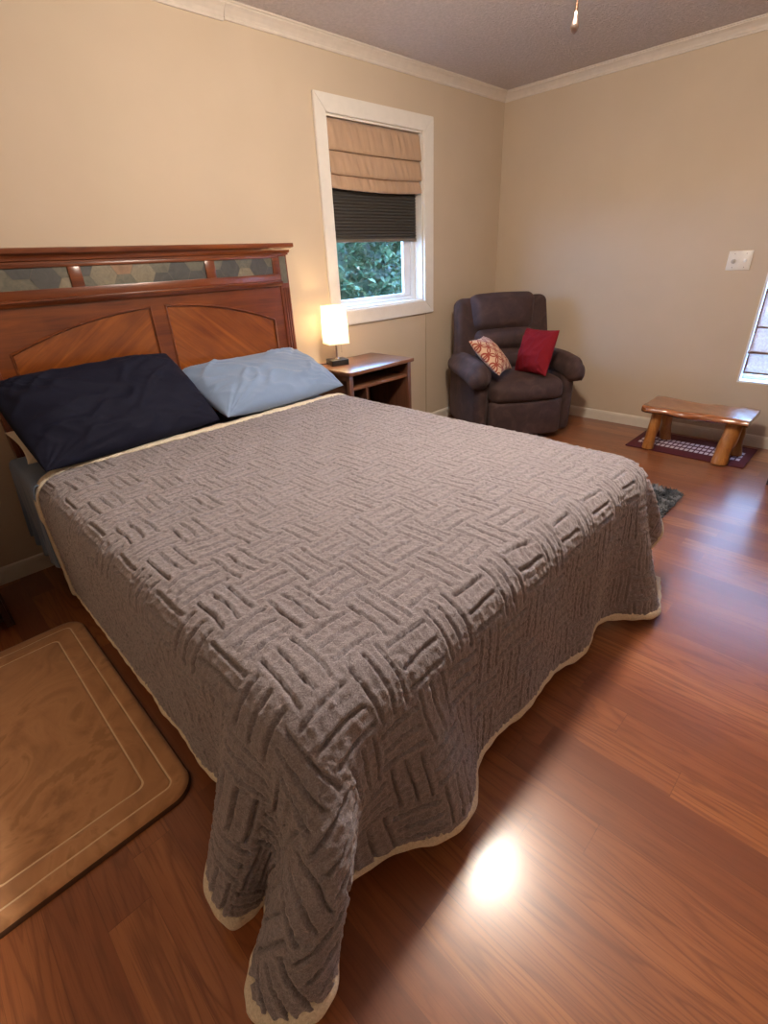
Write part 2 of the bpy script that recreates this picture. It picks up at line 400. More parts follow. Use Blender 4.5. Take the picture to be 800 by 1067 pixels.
# tan roman shade (folded) hung in the opening
def roman_profile(z_top, folds, zb):
    """list of (y, z) running down the front of a part raised roman shade"""
    p = [(0, z_top)]
    z = z_top
    for i, f in enumerate(folds):
        for k in range(1, 9):
            t = k/8; p.append((-.004 - .016*t - .012*math.sin(t*PI*.5)*(1 if i else .5), z + (f-z)*t))
        p.append((-.020, f-.006)); p.append((-.004, f-.002)); p.append((-.002, f+.004)); z = f + .0
    for k in range(1, 9):
        t = k/8; p.append((-.003-.022*math.sin(t*PI*.55), z+(zb-z)*t))
    p.append((-.018, zb-.005)); p.append((-.004, zb))
    return p
PI = math.pi
def shade_mesh(name, prof, a, d, n, mat, parent, wr=.004, seed=1, out=(0, 1, 0), sag=.012):
    """profile swept along d from a; y of profile is along out"""
    a = np.array(a, float); d = np.array(d, float); out = np.array(out, float)
    P = np.zeros((n, len(prof), 3)); L = np.linalg.norm(d); zt = prof[0][1]; zb = prof[-1][1]
    for i in range(n):
        t = i/(n-1)
        for j, (y, z) in enumerate(prof):
            w = wr*(vnoise(np.array(t*9+z*4), np.array(z*9.0), seed) - .5)*2*(.4+(zt-z)/(zt-zb))
            w += wr*.7*(vnoise(np.array(t*34+z*6), np.array(z*5.0), seed+3)-.5)*2
            zz = z - sag*math.sin(PI*t)*((zt-z)/(zt-zb))**2
            P[i, j] = a + d*t + out*(y + (float(w) if j else 0)) + np.array([0, 0, zz])
    o = grid_mesh(name, P, mat)
    md = o.modifiers.new('thick', 'SOLIDIFY'); md.thickness = .002
    if parent is not None: o.parent = parent; o.location = -Vector(parent.location)
    return o
s = NT('tan_shade_fabric'); c = s.coord(); n = s.noise(s.mapping(c, scale=(12, 1, 2)), 3, 4); n2 = s.noise(c, 900, 2)
s.fin(s.ramp(n, [(.3, (.42, .27, .17)), (.7, (.50, .33, .21))]), .85, s.bump(n2, .15, .001), Sheen_Weight=.2)
M['roman'] = s.m
rs = empty('roman_blind', (-1.448, .02, 2.08))
tag(rs, 'tan fabric roman shade half folded up in the window above the nightstand', 'window shade')
shade_mesh('shade_fabric', roman_profile(2.082, [1.932, 1.812], 1.738), (-1.870, .022, 0), (.843, 0, 0), 90, M['roman'], rs, wr=.0075)
part('head_rail', B((-1.868, -1.028, .024, .044, 2.05, 2.082), bev=.002), M['roman'], rs)
# dark cellular shade behind it
cs = empty('cellular_shade', (-1.44, .055, 2.08))
tag(cs, 'dark grey pleated cellular shade hanging below the tan roman shade', 'window shade')
zz = []; z = 2.06; k = 0
while z > 1.452: zz.append((.006 if k % 2 else -.006, z)); z -= .0095; k += 1
prof = zz + [(-.001, 1.452)]
P = np.zeros((2, len(prof)*2, 3))
pr2 = prof + [( .022 - y, z) for y, z in reversed(prof)]
bm = bmesh.new()
A = [bm.verts.new((-1.862, .050+y, z)) for y, z in pr2]; Bv = [bm.verts.new((-1.036, .050+y, z)) for y, z in pr2]
for i in range(len(pr2)-1): bm.faces.new((A[i], A[i+1], Bv[i+1], Bv[i]))
s = NT('dark_pleated_fabric'); c = s.coord(); n = s.noise(c, 700, 2)
M['cell'] = s.fin(s.ramp(n, [(.3, (.050, .045, .040)), (.7, (.072, .064, .056))]), .8, s.bump(n, .1, .001))
part('pleated_fabric', bm, M['cell'], cs)
part('bottom_rail', B((-1.864, -1.034, .046, .070, 1.434, 1.452), bev=.003), plain('rail_brown', (.16, .13, .10), .5), cs, auto=40)
part('head_rail', B((-1.866, -1.032, .046, .070, 2.055, 2.083), bev=.003), M['black'], cs, auto=40)

# ------------------------------------------------------------------ window 2 (right wall)
w2 = empty('window_2', (0, -2.51, .43)); tag(w2, kind='structure')
ya, yb, za, zb = W2[0], W2[1], W2[2], W2[3]
part('window_jamb', B((0, T, ya, ya+.012, za, zb), (0, T, yb-.012, yb, za, zb), (0, T, ya+.012, yb-.012, za, za+.012), (0, T, ya+.012, yb-.012, zb-.012, zb)), M['vinyl'], w2)
def framey(y0, y1, z0, z1, w, x0, x1):
    return [(x0, x1, y0, y0+w, z0, z1), (x0, x1, y1-w, y1, z0, z1), (x0, x1, y0+w, y1-w, z0, z0+w), (x0, x1, y0+w, y1-w, z1-w, z1)]
part('window_frame', B(*framey(ya+.013, yb-.013, za+.013, zb-.013, .022, .09, .13), bev=.002), M['vinyl'], w2, auto=35)
part('window_pane', B((.108, .112, ya+.036, yb-.036, za+.036, zb-.036)), M['glass'], w2)
# sheer tan roman blind, ribs across
s = NT('sheer_blind_fabric'); c = s.coord(); n = s.noise(c, 60, 4, .7); n2 = s.noise(c, 700, 2)
cl = s.ramp(n, [(.35, (.50, .36, .31)), (.65, (.66, .50, .45))])
di = s.n('ShaderNodeBsdfDiffuse'); tl = s.n('ShaderNodeBsdfTranslucent'); s.l(cl, di.inputs[0]); s.l(cl, tl.inputs[0])
mx = s.n('ShaderNodeMixShader'); mx.inputs[0].default_value = .12; s.l(di.outputs[0], mx.inputs[1]); s.l(tl.outputs[0], mx.inputs[2])
tp = s.n('ShaderNodeBsdfTransparent'); tp.inputs[0].default_value = (1, .93, .9, 1); mx2 = s.n('ShaderNodeMixShader'); mx2.inputs[0].default_value = .50; s.l(mx.outputs[0], mx2.inputs[1]); s.l(tp.outputs[0], mx2.inputs[2]); s.l(mx2.outputs[0], s.out.inputs[0])
M['sheer'] = s.m
rb = empty('roman_blind', (.03, -2.51, 1.78))
tag(rb, 'sheer tan roman blind with brown ribs on the right wall window', 'window shade')
y0, y1 = ya+.02, yb-.016
prof = [(0, 1.785), (.0, 1.35), (.0, 1.05), (-.001, .80), (-.004, .735), (-.012, .690), (-.028, .640), (-.026, .632), (-.010, .650), (-.002, .640), (.0, .56), (.0, .500), (.004, .497)]
pp = [(-y, z) for y, z in prof]
o = shade_mesh('shade_fabric', prof, (.035, y1, 0), (0, y0-y1, 0), 50, M['sheer'], rb, wr=.0015, out=(1, 0, 0), sag=.004)
brown = plain('rib_brown', (.16, .075, .04), .6)
for z, dx in ((1.30, 0), (1.02, 0), (.80, -.001), (.640, -.027), (.500, 0)):
    part('rib', B((.026+dx, .033+dx, y0, y1, z-.006, z+.006), bev=.002), brown, rb)
part('side_tape', B((.030, .033, y1-.010, y1, .500, 1.785)), brown, rb)
part('head_rail', B((.025, .055, y0, y1, 1.75, 1.785), bev=.003), M['vinyl'], rb)

# switch plate on the right wall
sp = empty('switch_plate', (0, -1.872, 1.208))
tag(sp, 'cream double wall plate with a round dimmer knob and a small toggle', 'light switch')
bm = bmesh.new(); box(bm, -.007, -.0002, -.068, .068, -.057, .057, bev=.003)
obj('plate', bm, M['trimw'], sp, auto=35)
bm = bmesh.new(); lathe(bm, [(0, .014), (.011, .013), (.013, .006), (.014, 0), (0, 0)], n=24)
o = obj('dimmer_knob', bm, plain('knob_grey', (.45, .42, .38), .4), sp, auto=40); o.rotation_euler = (0, R(-90), 0); o.location = (-.0068, .032, -.004)
bm = bmesh.new(); box(bm, -.020, -.0068, -.0075, .0075, -.009, .009, bev=.003)
o = obj('toggle', bm, M['vinyl'], sp, auto=35); o.location = (0, -.034, -.002); 
for y in (-.034, .032):
    for z in (-.040, .040):
        bm = bmesh.new(); lathe(bm, [(0, .002), (.003, .0015), (.0035, 0), (0, 0)], n=10)
        o = obj('screw', bm, M['metal'], sp); o.rotation_euler = (0, R(-90), 0); o.location = (-.0069, y, z)

# ------------------------------------------------------------------ ceiling fan above the foot of the bed
FX, FY = -2.605, -1.86
fan = empty('ceiling_fan', (FX, FY, H))
tag(fan, 'bronze ceiling fan with a frosted glass bowl light and a hanging pull chain', 'ceiling fan')
bm = bmesh.new(); lathe(bm, [(0, 0), (.07, 0), (.065, -.03), (.02, -.045), (.02, -.06), (.09, -.07), (.115, -.10), (.115, -.16), (.08, -.19), (.075, -.205), (0, -.205)])
obj('motor_housing', bm, M['bronze'], fan, auto=40)
for k in range(5):
    a = 2*PI*k/5 + .35
    bm = bmesh.new()
    pts = [(.10, -.02), (.17, -.012), (.20, -.052), (.50, -.062), (.585, -.045), (.60, 0), (.585, .045), (.50, .062), (.20, .052), (.17, .012), (.10, .02)]
    A = [bm.verts.new((x, y, .003+y*.15)) for x, y in pts]; Bb = [bm.verts.new((x, y, -.003+y*.15)) for x, y in pts]
    bm.faces.new(A); bm.faces.new(Bb[::-1])
    for i in range(len(pts)): bm.faces.new((A[i], Bb[i], Bb[(i+1) % len(pts)], A[(i+1) % len(pts)]))
    o = obj('blade', bm, M['cherry'], fan); o.location = (0, 0, -.13); o.rotation_euler = (0, 0, a)
s = NT('frosted_glass_light'); e = s.n('ShaderNodeEmission'); e.inputs[0].default_value = (1.0, .88, .74, 1); e.inputs[1].default_value = FAN_E
s.l(e.outputs[0], s.out.inputs[0]); M['bulb'] = s.m
bm = bmesh.new(); lathe(bm, [(.075, -.206), (.10, -.225), (.108, -.25), (.10, -.285), (.075, -.312), (.035, -.328), (0, -.332)], n=24)
obj('glass_bowl', bm, M['bulb'], fan, smooth=True)
bm = bmesh.new()
cx, cy = .095, .012
tube(bm, [(cx, cy, -.18), (cx+.004, cy, -.19), (cx+.004, cy, -.521)], .0022, 8)
for k in range(54): lathe(bm, [(0, .0032), (.0032, 0), (0, -.0032)], c=(cx+.004, cy, -.20-k*.0058), n=8)
tube(bm, [(cx+.004, cy, -.515), (cx+.003, cy, -.533)], .004, 8)
ch = obj('pull_chain', bm, M['bronze'], fan)
bm = bmesh.new(); lathe(bm, [(0, 0), (.0035, -.001), (.006, -.012), (.0105, -.028), (.0115, -.036), (.008, -.044), (.003, -.049), (0, -.050)], n=20)
o = obj('pull_weight', bm, M['metal'], ch, smooth=True); o.location = (cx+.003, cy, -.530)
# hallway ceiling lamp that spills through the doorway
hl = empty('hallway_lamp', (-6.1, -.97, H)); tag(hl, 'round frosted ceiling lamp in the hallway beyond the left doorway', 'ceiling lamp')
s = NT('hall_light'); e = s.n('ShaderNodeEmission'); e.inputs[0].default_value = (1.0, .74, .46, 1); e.inputs[1].default_value = HALL_E
s.l(e.outputs[0], s.out.inputs[0])
bm = bmesh.new(); lathe(bm, [(.10, -.02), (.10, -.05), (.07, -.085), (0, -.10)], n=20); obj('glass_dome', bm, s.m, hl, smooth=True)
bm = bmesh.new(); lathe(bm, [(0, 0), (.115, 0), (.115, -.02), (0, -.02)], n=24); obj('lamp_base', bm, M['bronze'], hl)

# ------------------------------------------------------------------ outside: pale concrete ground and bush
s = NT('pale_concrete'); c = s.coord(); n = s.noise(c, 6, 4)
struct('ground_outside', B((-12, 14, -12, 12, -.6, -.5)), s.fin(s.ramp(n, [(.3, (.09, .085, .065)), (.7, (.15, .14, .11))]), .95))  # concrete ground, toned to look pale through the sheer blind
s = NT('leaf'); c = s.coord(); n = s.noise(c, 6, 3)
cl = s.ramp(n, [(.3, (.015, .035, .022)), (.5, (.035, .085, .045)), (.7, (.10, .17, .09))])
pb = s.b; s.fin(cl, .35); tl = s.n('ShaderNodeBsdfTranslucent'); s.l(cl, tl.inputs[0]); mx = s.n('ShaderNodeMixShader'); mx.inputs[0].default_value = .35
s.l(pb.outputs[0], mx.inputs[1]); s.l(tl.outputs[0], mx.inputs[2]); s.l(mx.outputs[0], s.out.inputs[0]); M['leaf'] = s.m
bush = empty('garden_bush', (.35, 2.2, -.5)); tag(bush, 'leafy green bush seen through the window behind the nightstand', 'bush')
rng = random.Random(5); bm = bmesh.new()
for k in range(26000):
    th = rng.uniform(0, 2*PI); ph = math.acos(rng.uniform(-1, 1)); rr = rng.uniform(.62, 1)**.6
    p = Vector((rr*1.9*math.sin(ph)*math.cos(th), rr*.95*math.sin(ph)*math.sin(th), 1.45+rr*1.45*math.cos(ph)))
    p += Vector((math.sin(p.z*5+p.x*3), math.cos(p.x*6), math.sin(p.x*4+p.y*5)))*.09
    if p.y > .35: continue
    L = rng.uniform(.07, .13); w = L*.42
    m = Euler((rng.uniform(-.9, .9), rng.uniform(-.9, .9), rng.uniform(0, 6.28))).to_matrix()
    q = [(-L/2, 0, 0), (-L*.1, w/2, .006), (L*.3, w*.35, .004), (L/2, 0, -.01), (L*.3, -w*.35, .004), (-L*.1, -w/2, .006)]
    bm.faces.new([bm.verts.new(p + m @ Vector(v)) for v in q])
# dense inner leaf mass
c0 = len(bm.verts)
r_ = bmesh.ops.create_icosphere(bm, subdivisions=4, radius=1.0)
for v in r_['verts']:
    q = v.co.copy(); k = .80 + .05*math.sin(q.x*9)*math.cos(q.z*8+q.y*5) + rng.uniform(-.03, .03)
    v.co = Vector((q.x*1.9*k, max(q.y*.95*k, -.9), 1.45+q.z*1.45*k))
obj('foliage', bm, M['leaf'], bush)
bm = bmesh.new()
for k in range(14):
    a = 2*PI*k/14; tube(bm, [(0, 0, 0), (.25*math.cos(a), .15*math.sin(a), .6), (1.2*math.cos(a), .6*math.sin(a), 1.2+.9*rng.random())], [.035, .02, .006], 8)
obj('branches', bm, M['walnut'], bush)

# ------------------------------------------------------------------ bed
bed = empty('bed', (-3.14, -1.15, 0))
tag(bed, 'queen bed with reddish brown carved headboard inlaid with slate tiles', 'bed')
BC = -3.14
HBL, HBR, HY = -3.937, -2.343, -.092        # headboard outer posts, front face
hb = part('headboard', B((HBL+.05, HBR-.05, -.075, -.030, .22, 1.385)), M['cherry'], bed)
def sub(name, bm, mat, parent=hb, **k):     # sub-part, mesh given in world space
    o = obj(name, bm, mat, **k); o.location = Vector((0, 0, 0)); o.parent = parent; return o
def fluted_post(x0, x1):
    bm = bmesh.new(); box(bm, x0, x1, HY-.004, -.028, 0, 1.385, bev=.003)
    return bm
for x0, x1 in ((HBL, HBL+.062), (HBR-.062, HBR)):
    sub('post', fluted_post(x0, x1), M['cherry_v'], auto=35)
    bm = bmesh.new()
    for k in range(3):
        xx = x0+.016+k*.015; box(bm, xx, xx+.008, HY-.009, HY-.003, .25, 1.20, bev=.002)
    sub('post_fluting', bm, M['cherry_v'], auto=35)
# cornice: stepped moulding that overhangs front and sides
CP = [(0, 1.372), (.012, 1.372), (.012, 1.380), (.020, 1.384), (.022, 1.394), (.030, 1.404), (.044, 1.410), (.046, 1.414), (.046, 1.428), (.042, 1.431), (0, 1.431)]
bm = bmesh.new()
rows = []
for o_, z in CP:
    yb_ = -.022
    rows.append([bm.verts.new((HBL-.0-o_*.65, yb_, z)), bm.verts.new((HBL-o_*.65, HY-o_, z)), bm.verts.new((HBR+o_*.65, HY-o_, z)), bm.verts.new((HBR+o_*.65, yb_, z))])
for a, b in zip(rows, rows[1:]):
    for i in range(4): bm.faces.new((a[i], a[(i+1) % 4], b[(i+1) % 4], b[i]))
bm.faces.new(rows[-1]); bm.faces.new(rows[0][::-1])
sub('cornice', bm, M['cherry'], auto=30)
# frieze rail frame that holds the slate panels
FZ0, FZ1 = 1.232, 1.372
tiles = [(-3.862, -3.500), (-3.448, -2.858), (-2.804, -2.446)]
TZ0, TZ1 = 1.276, 1.358
bm = B((HBL+.062, HBR-.062, HY-.010, HY+.02, TZ1, FZ1), (HBL+.062, HBR-.062, HY-.010, HY+.02, FZ0, TZ0),
       (HBL+.062, tiles[0][0], HY-.010, HY+.02, TZ0, TZ1), (tiles[0][1], tiles[1][0], HY-.010, HY+.02, TZ0, TZ1),
       (tiles[1][1], tiles[2][0], HY-.010, HY+.02, TZ0, TZ1), (tiles[2][1], HBR-.062, HY-.010, HY+.02, TZ0, TZ1), bev=.002)
sub('frieze_frame', bm, M['cherry'], auto=35)
bm = bmesh.new()
PF = [(0, 1.212), (.008, 1.212), (.016, 1.220), (.018, 1.226), (.024, 1.230), (.024, 1.236), (.012, 1.240), (0, 1.240)]
extrude_profile(bm, PF, ((HBL+.055, HY, 0), (0, -1, 0)), ((HBR-.055, HY, 0), (0, -1, 0)))
sub('ledge_moulding', bm, M['cherry'], auto=30)
# slate panels: a mosaic of cut stone hexagons
def slate(name, ca, cb, sc):
    s = NT(name); c = s.coord(); n = s.noise(c, 18*sc, 5, .65, 1.5)
    return s.fin(s.ramp(n, [(.3, ca), (.7, cb)]), .45, s.bump(n, .4, .002))
SL = [slate('slate_dark', (.045, .045, .042), (.075, .072, .066), 1), slate('slate_tan', (.15, .125, .085), (.24, .20, .13), 2), slate('slate_green', (.085, .082, .060), (.15, .135, .095), 1.6), slate('slate_rust', (.20, .115, .06), (.30, .17, .09), 1)]
def clip_poly(poly, x0, x1, z0, z1):
    for ax, lim, sg in ((0, x0, 1), (0, x1, -1), (1, z0, 1), (1, z1, -1)):
        out = []
        for i in range(len(poly)):
            a, b = poly[i-1], poly[i]; da, db = sg*(a[ax]-lim), sg*(b[ax]-lim)
            if (da >= 0) != (db >= 0):
                t = da/(da-db); out.append((a[0]+(b[0]-a[0])*t, a[1]+(b[1]-a[1])*t))
            if db >= 0: out.append(b)
        poly = out
        if len(poly) < 3: return []
    return poly
def slate_panel(bm, x0, x1, z0, z1, y, seq, s=.060):
    hgt = s*math.sqrt(3); i = 0
    ncol = int((x1-x0)/(1.5*s))+3
    for c in range(-1, ncol):
        for r in range(-1, 3):
            cxx = x0 + c*1.5*s; czz = z0 + r*hgt + (hgt/2 if c % 2 else 0) - .012
            hx = [(cxx+(s-.0012)*math.cos(PI/3*k), czz+(s-.0012)*math.sin(PI/3*k)) for k in range(6)]
            p = clip_poly(hx, x0, x1, z0, z1)
            if len(p) < 3: continue
            f = bm.faces.new([bm.verts.new((q[0], y, q[1])) for q in p]); f.material_index = seq[(c*2+r*3) % len(seq)]
            i += 1
    q = bm.faces.new([bm.verts.new(v) for v in ((x0, y+.002, z0), (x1, y+.002, z0), (x1, y+.002, z1), (x0, y+.002, z1))]); q.material_index = 2
def slate_obj(x0, x1, z0, z1, y, seq, s=.060):
    bm = bmesh.new(); slate_panel(bm, x0, x1, z0, z1, y, seq, s)
    return sub('slate_panel', bm, SL)
slate_obj(*tiles[0], TZ0, TZ1, HY-.002, [0, 1, 2, 0, 2, 1, 0])
slate_obj(*tiles[1], TZ0, TZ1, HY-.002, [2, 0, 1, 0, 2, 2, 1, 3, 0, 1, 0])
slate_obj(*tiles[2], TZ0, TZ1, HY-.002, [0, 2, 0, 2, 1, 2])
for x0 in (HBL+.010, HBR-.052): slate_obj(x0, x0+.042, 1.225, 1.365, HY-.006, [2, 2, 1], .2)
# two arched raised panels; together they draw one low arch
def arch(x): return 1.158 - .135*abs((x-BC)/.67)**2.0
def arched(x0, x1, z0, y):
    n = 30; top = [(x0+(x1-x0)*k/n, arch(x0+(x1-x0)*k/n)) for k in range(n+1)]
    return [(x0, z0)] + top + [(x1, z0)]
for (x0, x1, mt) in ((-3.806, -3.193, 'cherry_dl'), (-3.100, -2.484, 'cherry_dr')):
    poly = arched(x0, x1, .50, 0); bm = bmesh.new()
    f = bm.faces.new([bm.verts.new((x, HY+.008, z)) for x, z in poly])
    g = [bm.verts.new((x, HY+.022, z)) for x, z in poly]
    fv = list(f.verts)
    for i in range(len(g)): bm.faces.new((fv[i], fv[(i+1) % len(g)], g[(i+1) % len(g)], g[i]))
    sub('arched_panel', bm, M[mt])
    bm = bmesh.new(); ring = []
    cxm = (x0+x1)/2
    prof = [(0, .012), (.003, .001), (.007, -.003), (.011, -.001), (.015, .006), (.016, .016)]
    rows = []
    pts = [Vector((x, 0, z)) for x, z in poly]
    for i, p in enumerate(pts):
        a = pts[i-1] if i else pts[i] + (pts[i]-pts[i+1]); b = pts[i+1] if i < len(pts)-1 else pts[i] + (pts[i]-pts[i-1])
        d1 = (p-a).normalized(); d2 = (b-p).normalized()
        nn = Vector((-(d1.z+d2.z), 0, d1.x+d2.x)); nn.normalize()
        cs_ = max(.5, nn.dot(Vector((-d1.z, 0, d1.x))))
        rows.append([bm.verts.new((p.x + nn.x*o_/cs_, HY+dy, p.z + nn.z*o_/cs_)) for o_, dy in prof])
    for a, b in zip(rows, rows[1:]):
        for i in range(len(prof)-1): bm.faces.new((a[i], b[i], b[i+1], a[i+1]))
    sub('panel_moulding', bm, M['cherry'], auto=50)
# field around the panels (outer veneer), built as polygons with arched holes filled by the panels
def field(bm, y):
    n = 30
    def quad(a, b, c, d): bm.faces.new([bm.verts.new((p[0], y, p[1])) for p in (a, b, c, d)])
    zt = 1.215; zb_ = .5
    quad((HBL+.062, zb_), (-3.806, zb_), (-3.806, zt), (HBL+.062, zt)); quad((-3.193, zb_), (-3.100, zb_), (-3.100, zt), (-3.193, zt)); quad((-2.484, zb_), (HBR-.062, zb_), (HBR-.062, zt), (-2.484, zt))
    for x0, x1 in ((-3.806, -3.193), (-3.100, -2.484)):
        for k in range(n):
            a = x0+(x1-x0)*k/n; b = x0+(x1-x0)*(k+1)/n; quad((a, arch(a)), (b, arch(b)), (b, zt), (a, zt))
bm = bmesh.new(); field(bm, HY+.004); sub('panel_field', bm, M['cherry'])
# rails, box spring, mattress with blue sheet
for x0, x1 in ((-3.925, -3.900), (-2.380, -2.355)):
    part('side_rail', B((x0, x1, -2.17, -.095, .16, .32), bev=.004), M['cherry'], bed, auto=35)
part('foot_rail', B((-3.925, -2.355, -2.195, -2.170, .16, .32), bev=.004), M['cherry'], bed, auto=35)
for x in (-3.90, -2.44):
    part('leg', B((x, x+.06, -2.168, -2.108, 0, .159), bev=.004), M['cherry_v'], bed, auto=35)
bm = bmesh.new(); soft_box(bm, (-3.14, -1.15, .245), (1.51, 2.02, .17), .04); part('box_spring', bm, M['navysheet'], bed, smooth=True)
bm = bmesh.new(); soft_box(bm, (-3.145, -1.156, .466), (1.60, 2.095, .27), .07, bulge=(.008, .008, .006)); part('mattress', bm, M['sheet'], bed, smooth=True)

# blue top sheet whose side hangs down beside the headboard
n1, n2 = 60, 34
P = np.zeros((n1, n2, 3))
for i in range(n1):
    v = i/(n1-1); y = -.125 - v*.44
    for j in range(n2):
        u = j/(n2-1)
        L = u*.56
        if L < .16: x, z = -3.80-L, .6085 + .002*math.sin(v*12)
        elif L < .16+.055: t = (L-.16)/.055; x, z = -3.96-.022*math.sin(t*PI/2), .6085-.045*(1-math.cos(t*PI/2))
        else: t = L-.215; x, z = -3.982-.05*t, .5635-t*.93
        k = max(0, (L-.2)/.4)
        x += -.010*k*math.sin(v*21+k*2) - .006*k*math.sin(v*47)
        P[i, j] = (x, y + .015*k*math.sin(v*9), z)
o = grid_mesh('blue_sheet', P, M['sheet']); md = o.modifiers.new('t', 'SOLIDIFY'); md.thickness = .002
tag(o, 'blue sheet draped over the left edge of the mattress by the headboard', 'sheet')

# ------------------------------------------------------------------ comforter: a cloth let fall over the bed, worked out here
SN = 70
def flat_cloth():
    a = np.linspace(0, 1, SN); A, Bq = np.meshgrid(a, a, indexing='ij')
    x0, x1, y0 = -4.4485, -2.0657, -.545
    X = x0 + (x1-x0)*A
    y1 = -2.7074 - .0863*A                      # foot edge runs slightly askew
    Y = y0 + (y1-y0)*Bq
    # round the corners of the blanket
    r = .462; cx, cy = x0+r, -2.64+r
    for sx, ox in ((1, x0),):
        px = np.clip(r - np.abs(X-ox), 0, r)/r; yb_ = (y0+(y1-y0)); py = np.clip(r - np.abs(Y-yb_), 0, r)/r
        m = np.minimum(px, py)**1.0 * (np.maximum(px, py)) * .439 * r
        X = X + sx*m; Y = Y + m
    return X, Y
def fall(steps=400, iters=10):
    X, Y = flat_cloth(); TOP, RAD, TH = .615, .07, .012
    bx0, bx1, byf = -3.955, -2.345, -2.245
    P = np.stack([X, Y, np.full_like(X, TOP+TH)], -1); rest = P.copy()
    pin = (P[..., 0] > bx0+.10) & (P[..., 0] < bx1-.10) & (P[..., 1] > byf+.10)
    cons = []
    def add(i, j, di, dj, k):
        A = np.array([a for a in i if 0 <= a+di < SN]); Bq = np.array([b for b in j if 0 <= b+dj < SN])
        if not len(A) or not len(Bq): return
        s1 = np.ix_(A, Bq); s2 = np.ix_(A+di, Bq+dj)
        cons.append((s1, s2, np.linalg.norm(rest[s2]-rest[s1], axis=-1, keepdims=True), k))
    al = range(SN)
    for o in (0, 1): add(range(o, SN, 2), al, 1, 0, 1.0); add(al, range(o, SN, 2), 0, 1, 1.0)
    for o in (0, 1): add(range(o, SN, 2), al, 1, 1, .35); add(range(o, SN, 2), al, 1, -1, .35)
    for st, kb in ((2, .12), (4, .05)):
        for o in (0, 1):
            idx = [i for i in al if (i//st) % 2 == o]
            add(idx, al, st, 0, kb); add(al, idx, 0, st, kb)
    V = np.zeros_like(P); dt = .01
    lo = np.array([bx0+RAD, byf+RAD, -1.0]); hi = np.array([bx1-RAD, 5.0, TOP-RAD])
    for s_ in range(steps):
        Pp = P.copy(); V *= .985 if s_ < steps*.6 else .93
        V[..., 2] -= 9.8*dt
        P = P + V*dt
        for it in range(iters):
            for s1, s2, l0, k in cons:
                A = P[s1]; Bq = P[s2]; d = Bq-A; l = np.sqrt((d*d).sum(-1, keepdims=True))+1e-9
                c = (k*.5)*(l-l0)/l*d; P[s1] = A+c; P[s2] = Bq-c
            C = np.clip(P, lo, hi); d = P-C; l = np.sqrt((d*d).sum(-1)); ins = l < RAD+TH
            n = d/(l[..., None]+1e-9); P[ins] = (C+n*(RAD+TH))[ins]
            fl = P[..., 2] < .014; P[..., 2] = np.maximum(P[..., 2], .014)
            P[pin] = rest[pin]
        V = (P-Pp)/dt; V[ins] *= .8; V[fl] *= .5
        sp_ = np.sqrt((V*V).sum(-1, keepdims=True)); V *= np.minimum(1, 3/(sp_+1e-9))
    return P, rest
CP0, REST = fall()
# the hanging corner settles a little towards the rug side
wgt = np.clip((.46-CP0[..., 2])/.42, 0, 1); wgt = wgt*wgt*(3-2*wgt)
wgt = wgt*np.clip((-3.78-CP0[..., 0])/.16, 0, 1)*np.clip((-2.10-CP0[..., 1])/.12, 0, 1)
CP0[..., 0] -= .085*wgt; CP0[..., 1] += .085*wgt
def blur(P, it):
    for _ in range(it):
        Q = P.copy(); Q[1:-1] = P[1:-1]*.5 + (P[:-2]+P[2:])*.25; R_ = Q.copy(); R_[:, 1:-1] = Q[:, 1:-1]*.5 + (Q[:, :-2]+Q[:, 2:])*.25; P = R_
    return P
CP0 = blur(CP0, 2)
def cub(P, m):
    n = len(P); t = np.linspace(0, n-1, m); i = np.clip(np.floor(t).astype(int), 0, n-2); f = (t-i).reshape((-1,)+(1,)*(P.ndim-1))
    g = lambda k: P[np.clip(i+k, 0, n-1)]
    a, b, c, d = g(-1), g(0), g(1), g(2)
    return b + .5*f*((c-a) + f*(2*a-5*b+4*c-d + f*(3*(b-c)+d-a)))
def resample(P, mu, mv): return np.swapaxes(cub(np.swapaxes(cub(P, mu), 0, 1), mv), 0, 1)
def normals(P):
    du = np.gradient(P, axis=0); dv = np.gradient(P, axis=1); n = np.cross(dv, du)
    n /= np.linalg.norm(n, axis=-1, keepdims=True)+1e-9
    return n
LU, LV = 2.32, 2.15
MU, MV = 560, 520
F = resample(CP0, MU, MV); Nn = normals(F)
if Nn[MU//2, MV//3, 2] < 0: Nn = -Nn
RS = resample(REST[..., :2], MU, MV); uu = RS[..., 0] - RS[0, 0, 0]; vv = RS[0, 0, 1] - RS[..., 1]
eu, ev = np.meshgrid(np.linspace(0, LU, MU), np.linspace(0, LV, MV), indexing='ij')
wu = uu + .010*(vnoise(uu*5, vv*5, 1)-.5)*2 + .005*(vnoise(uu*17, vv*17, 2)-.5)*2
wv_ = vv + .010*(vnoise(uu*5, vv*5, 3)-.5)*2 + .005*(vnoise(uu*17, vv*17, 4)-.5)*2
TU, TV = .108, .136
iu_, iv_ = np.floor(wu/TU), np.floor(wv_/TV); fu_, fv_ = wu/TU-iu_, wv_/TV-iv_
chk = ((iu_+iv_) % 2) < .5
def grooves(a, b, n):
    """groove depth for a tile whose grooves run along b: n grooves across a, each stopping short of the tile ends"""
    g = np.abs((a*n) % 1.0 - .5)*2            # 1 at ridge centre edges, 0 in groove centre
    w = .30
    d = np.clip(1 - g/w, 0, 1); d = d*d*(3-2*d)
    e = np.clip((np.minimum(b, 1-b)+.07)/.11, 0, 1)
    return d*e
relief = np.where(chk, grooves(fu_, fv_, 3), grooves(fv_, fu_, 3))
amp = .0135*(.75+.5*vnoise(uu*3, vv*3, 7))
fur = (vnoise(uu*160, vv*160, 5)-.5)*.0036 + (vnoise(np.where(chk, uu*60, uu*130), np.where(chk, vv*130, vv*60), 6)-.5)*.0040
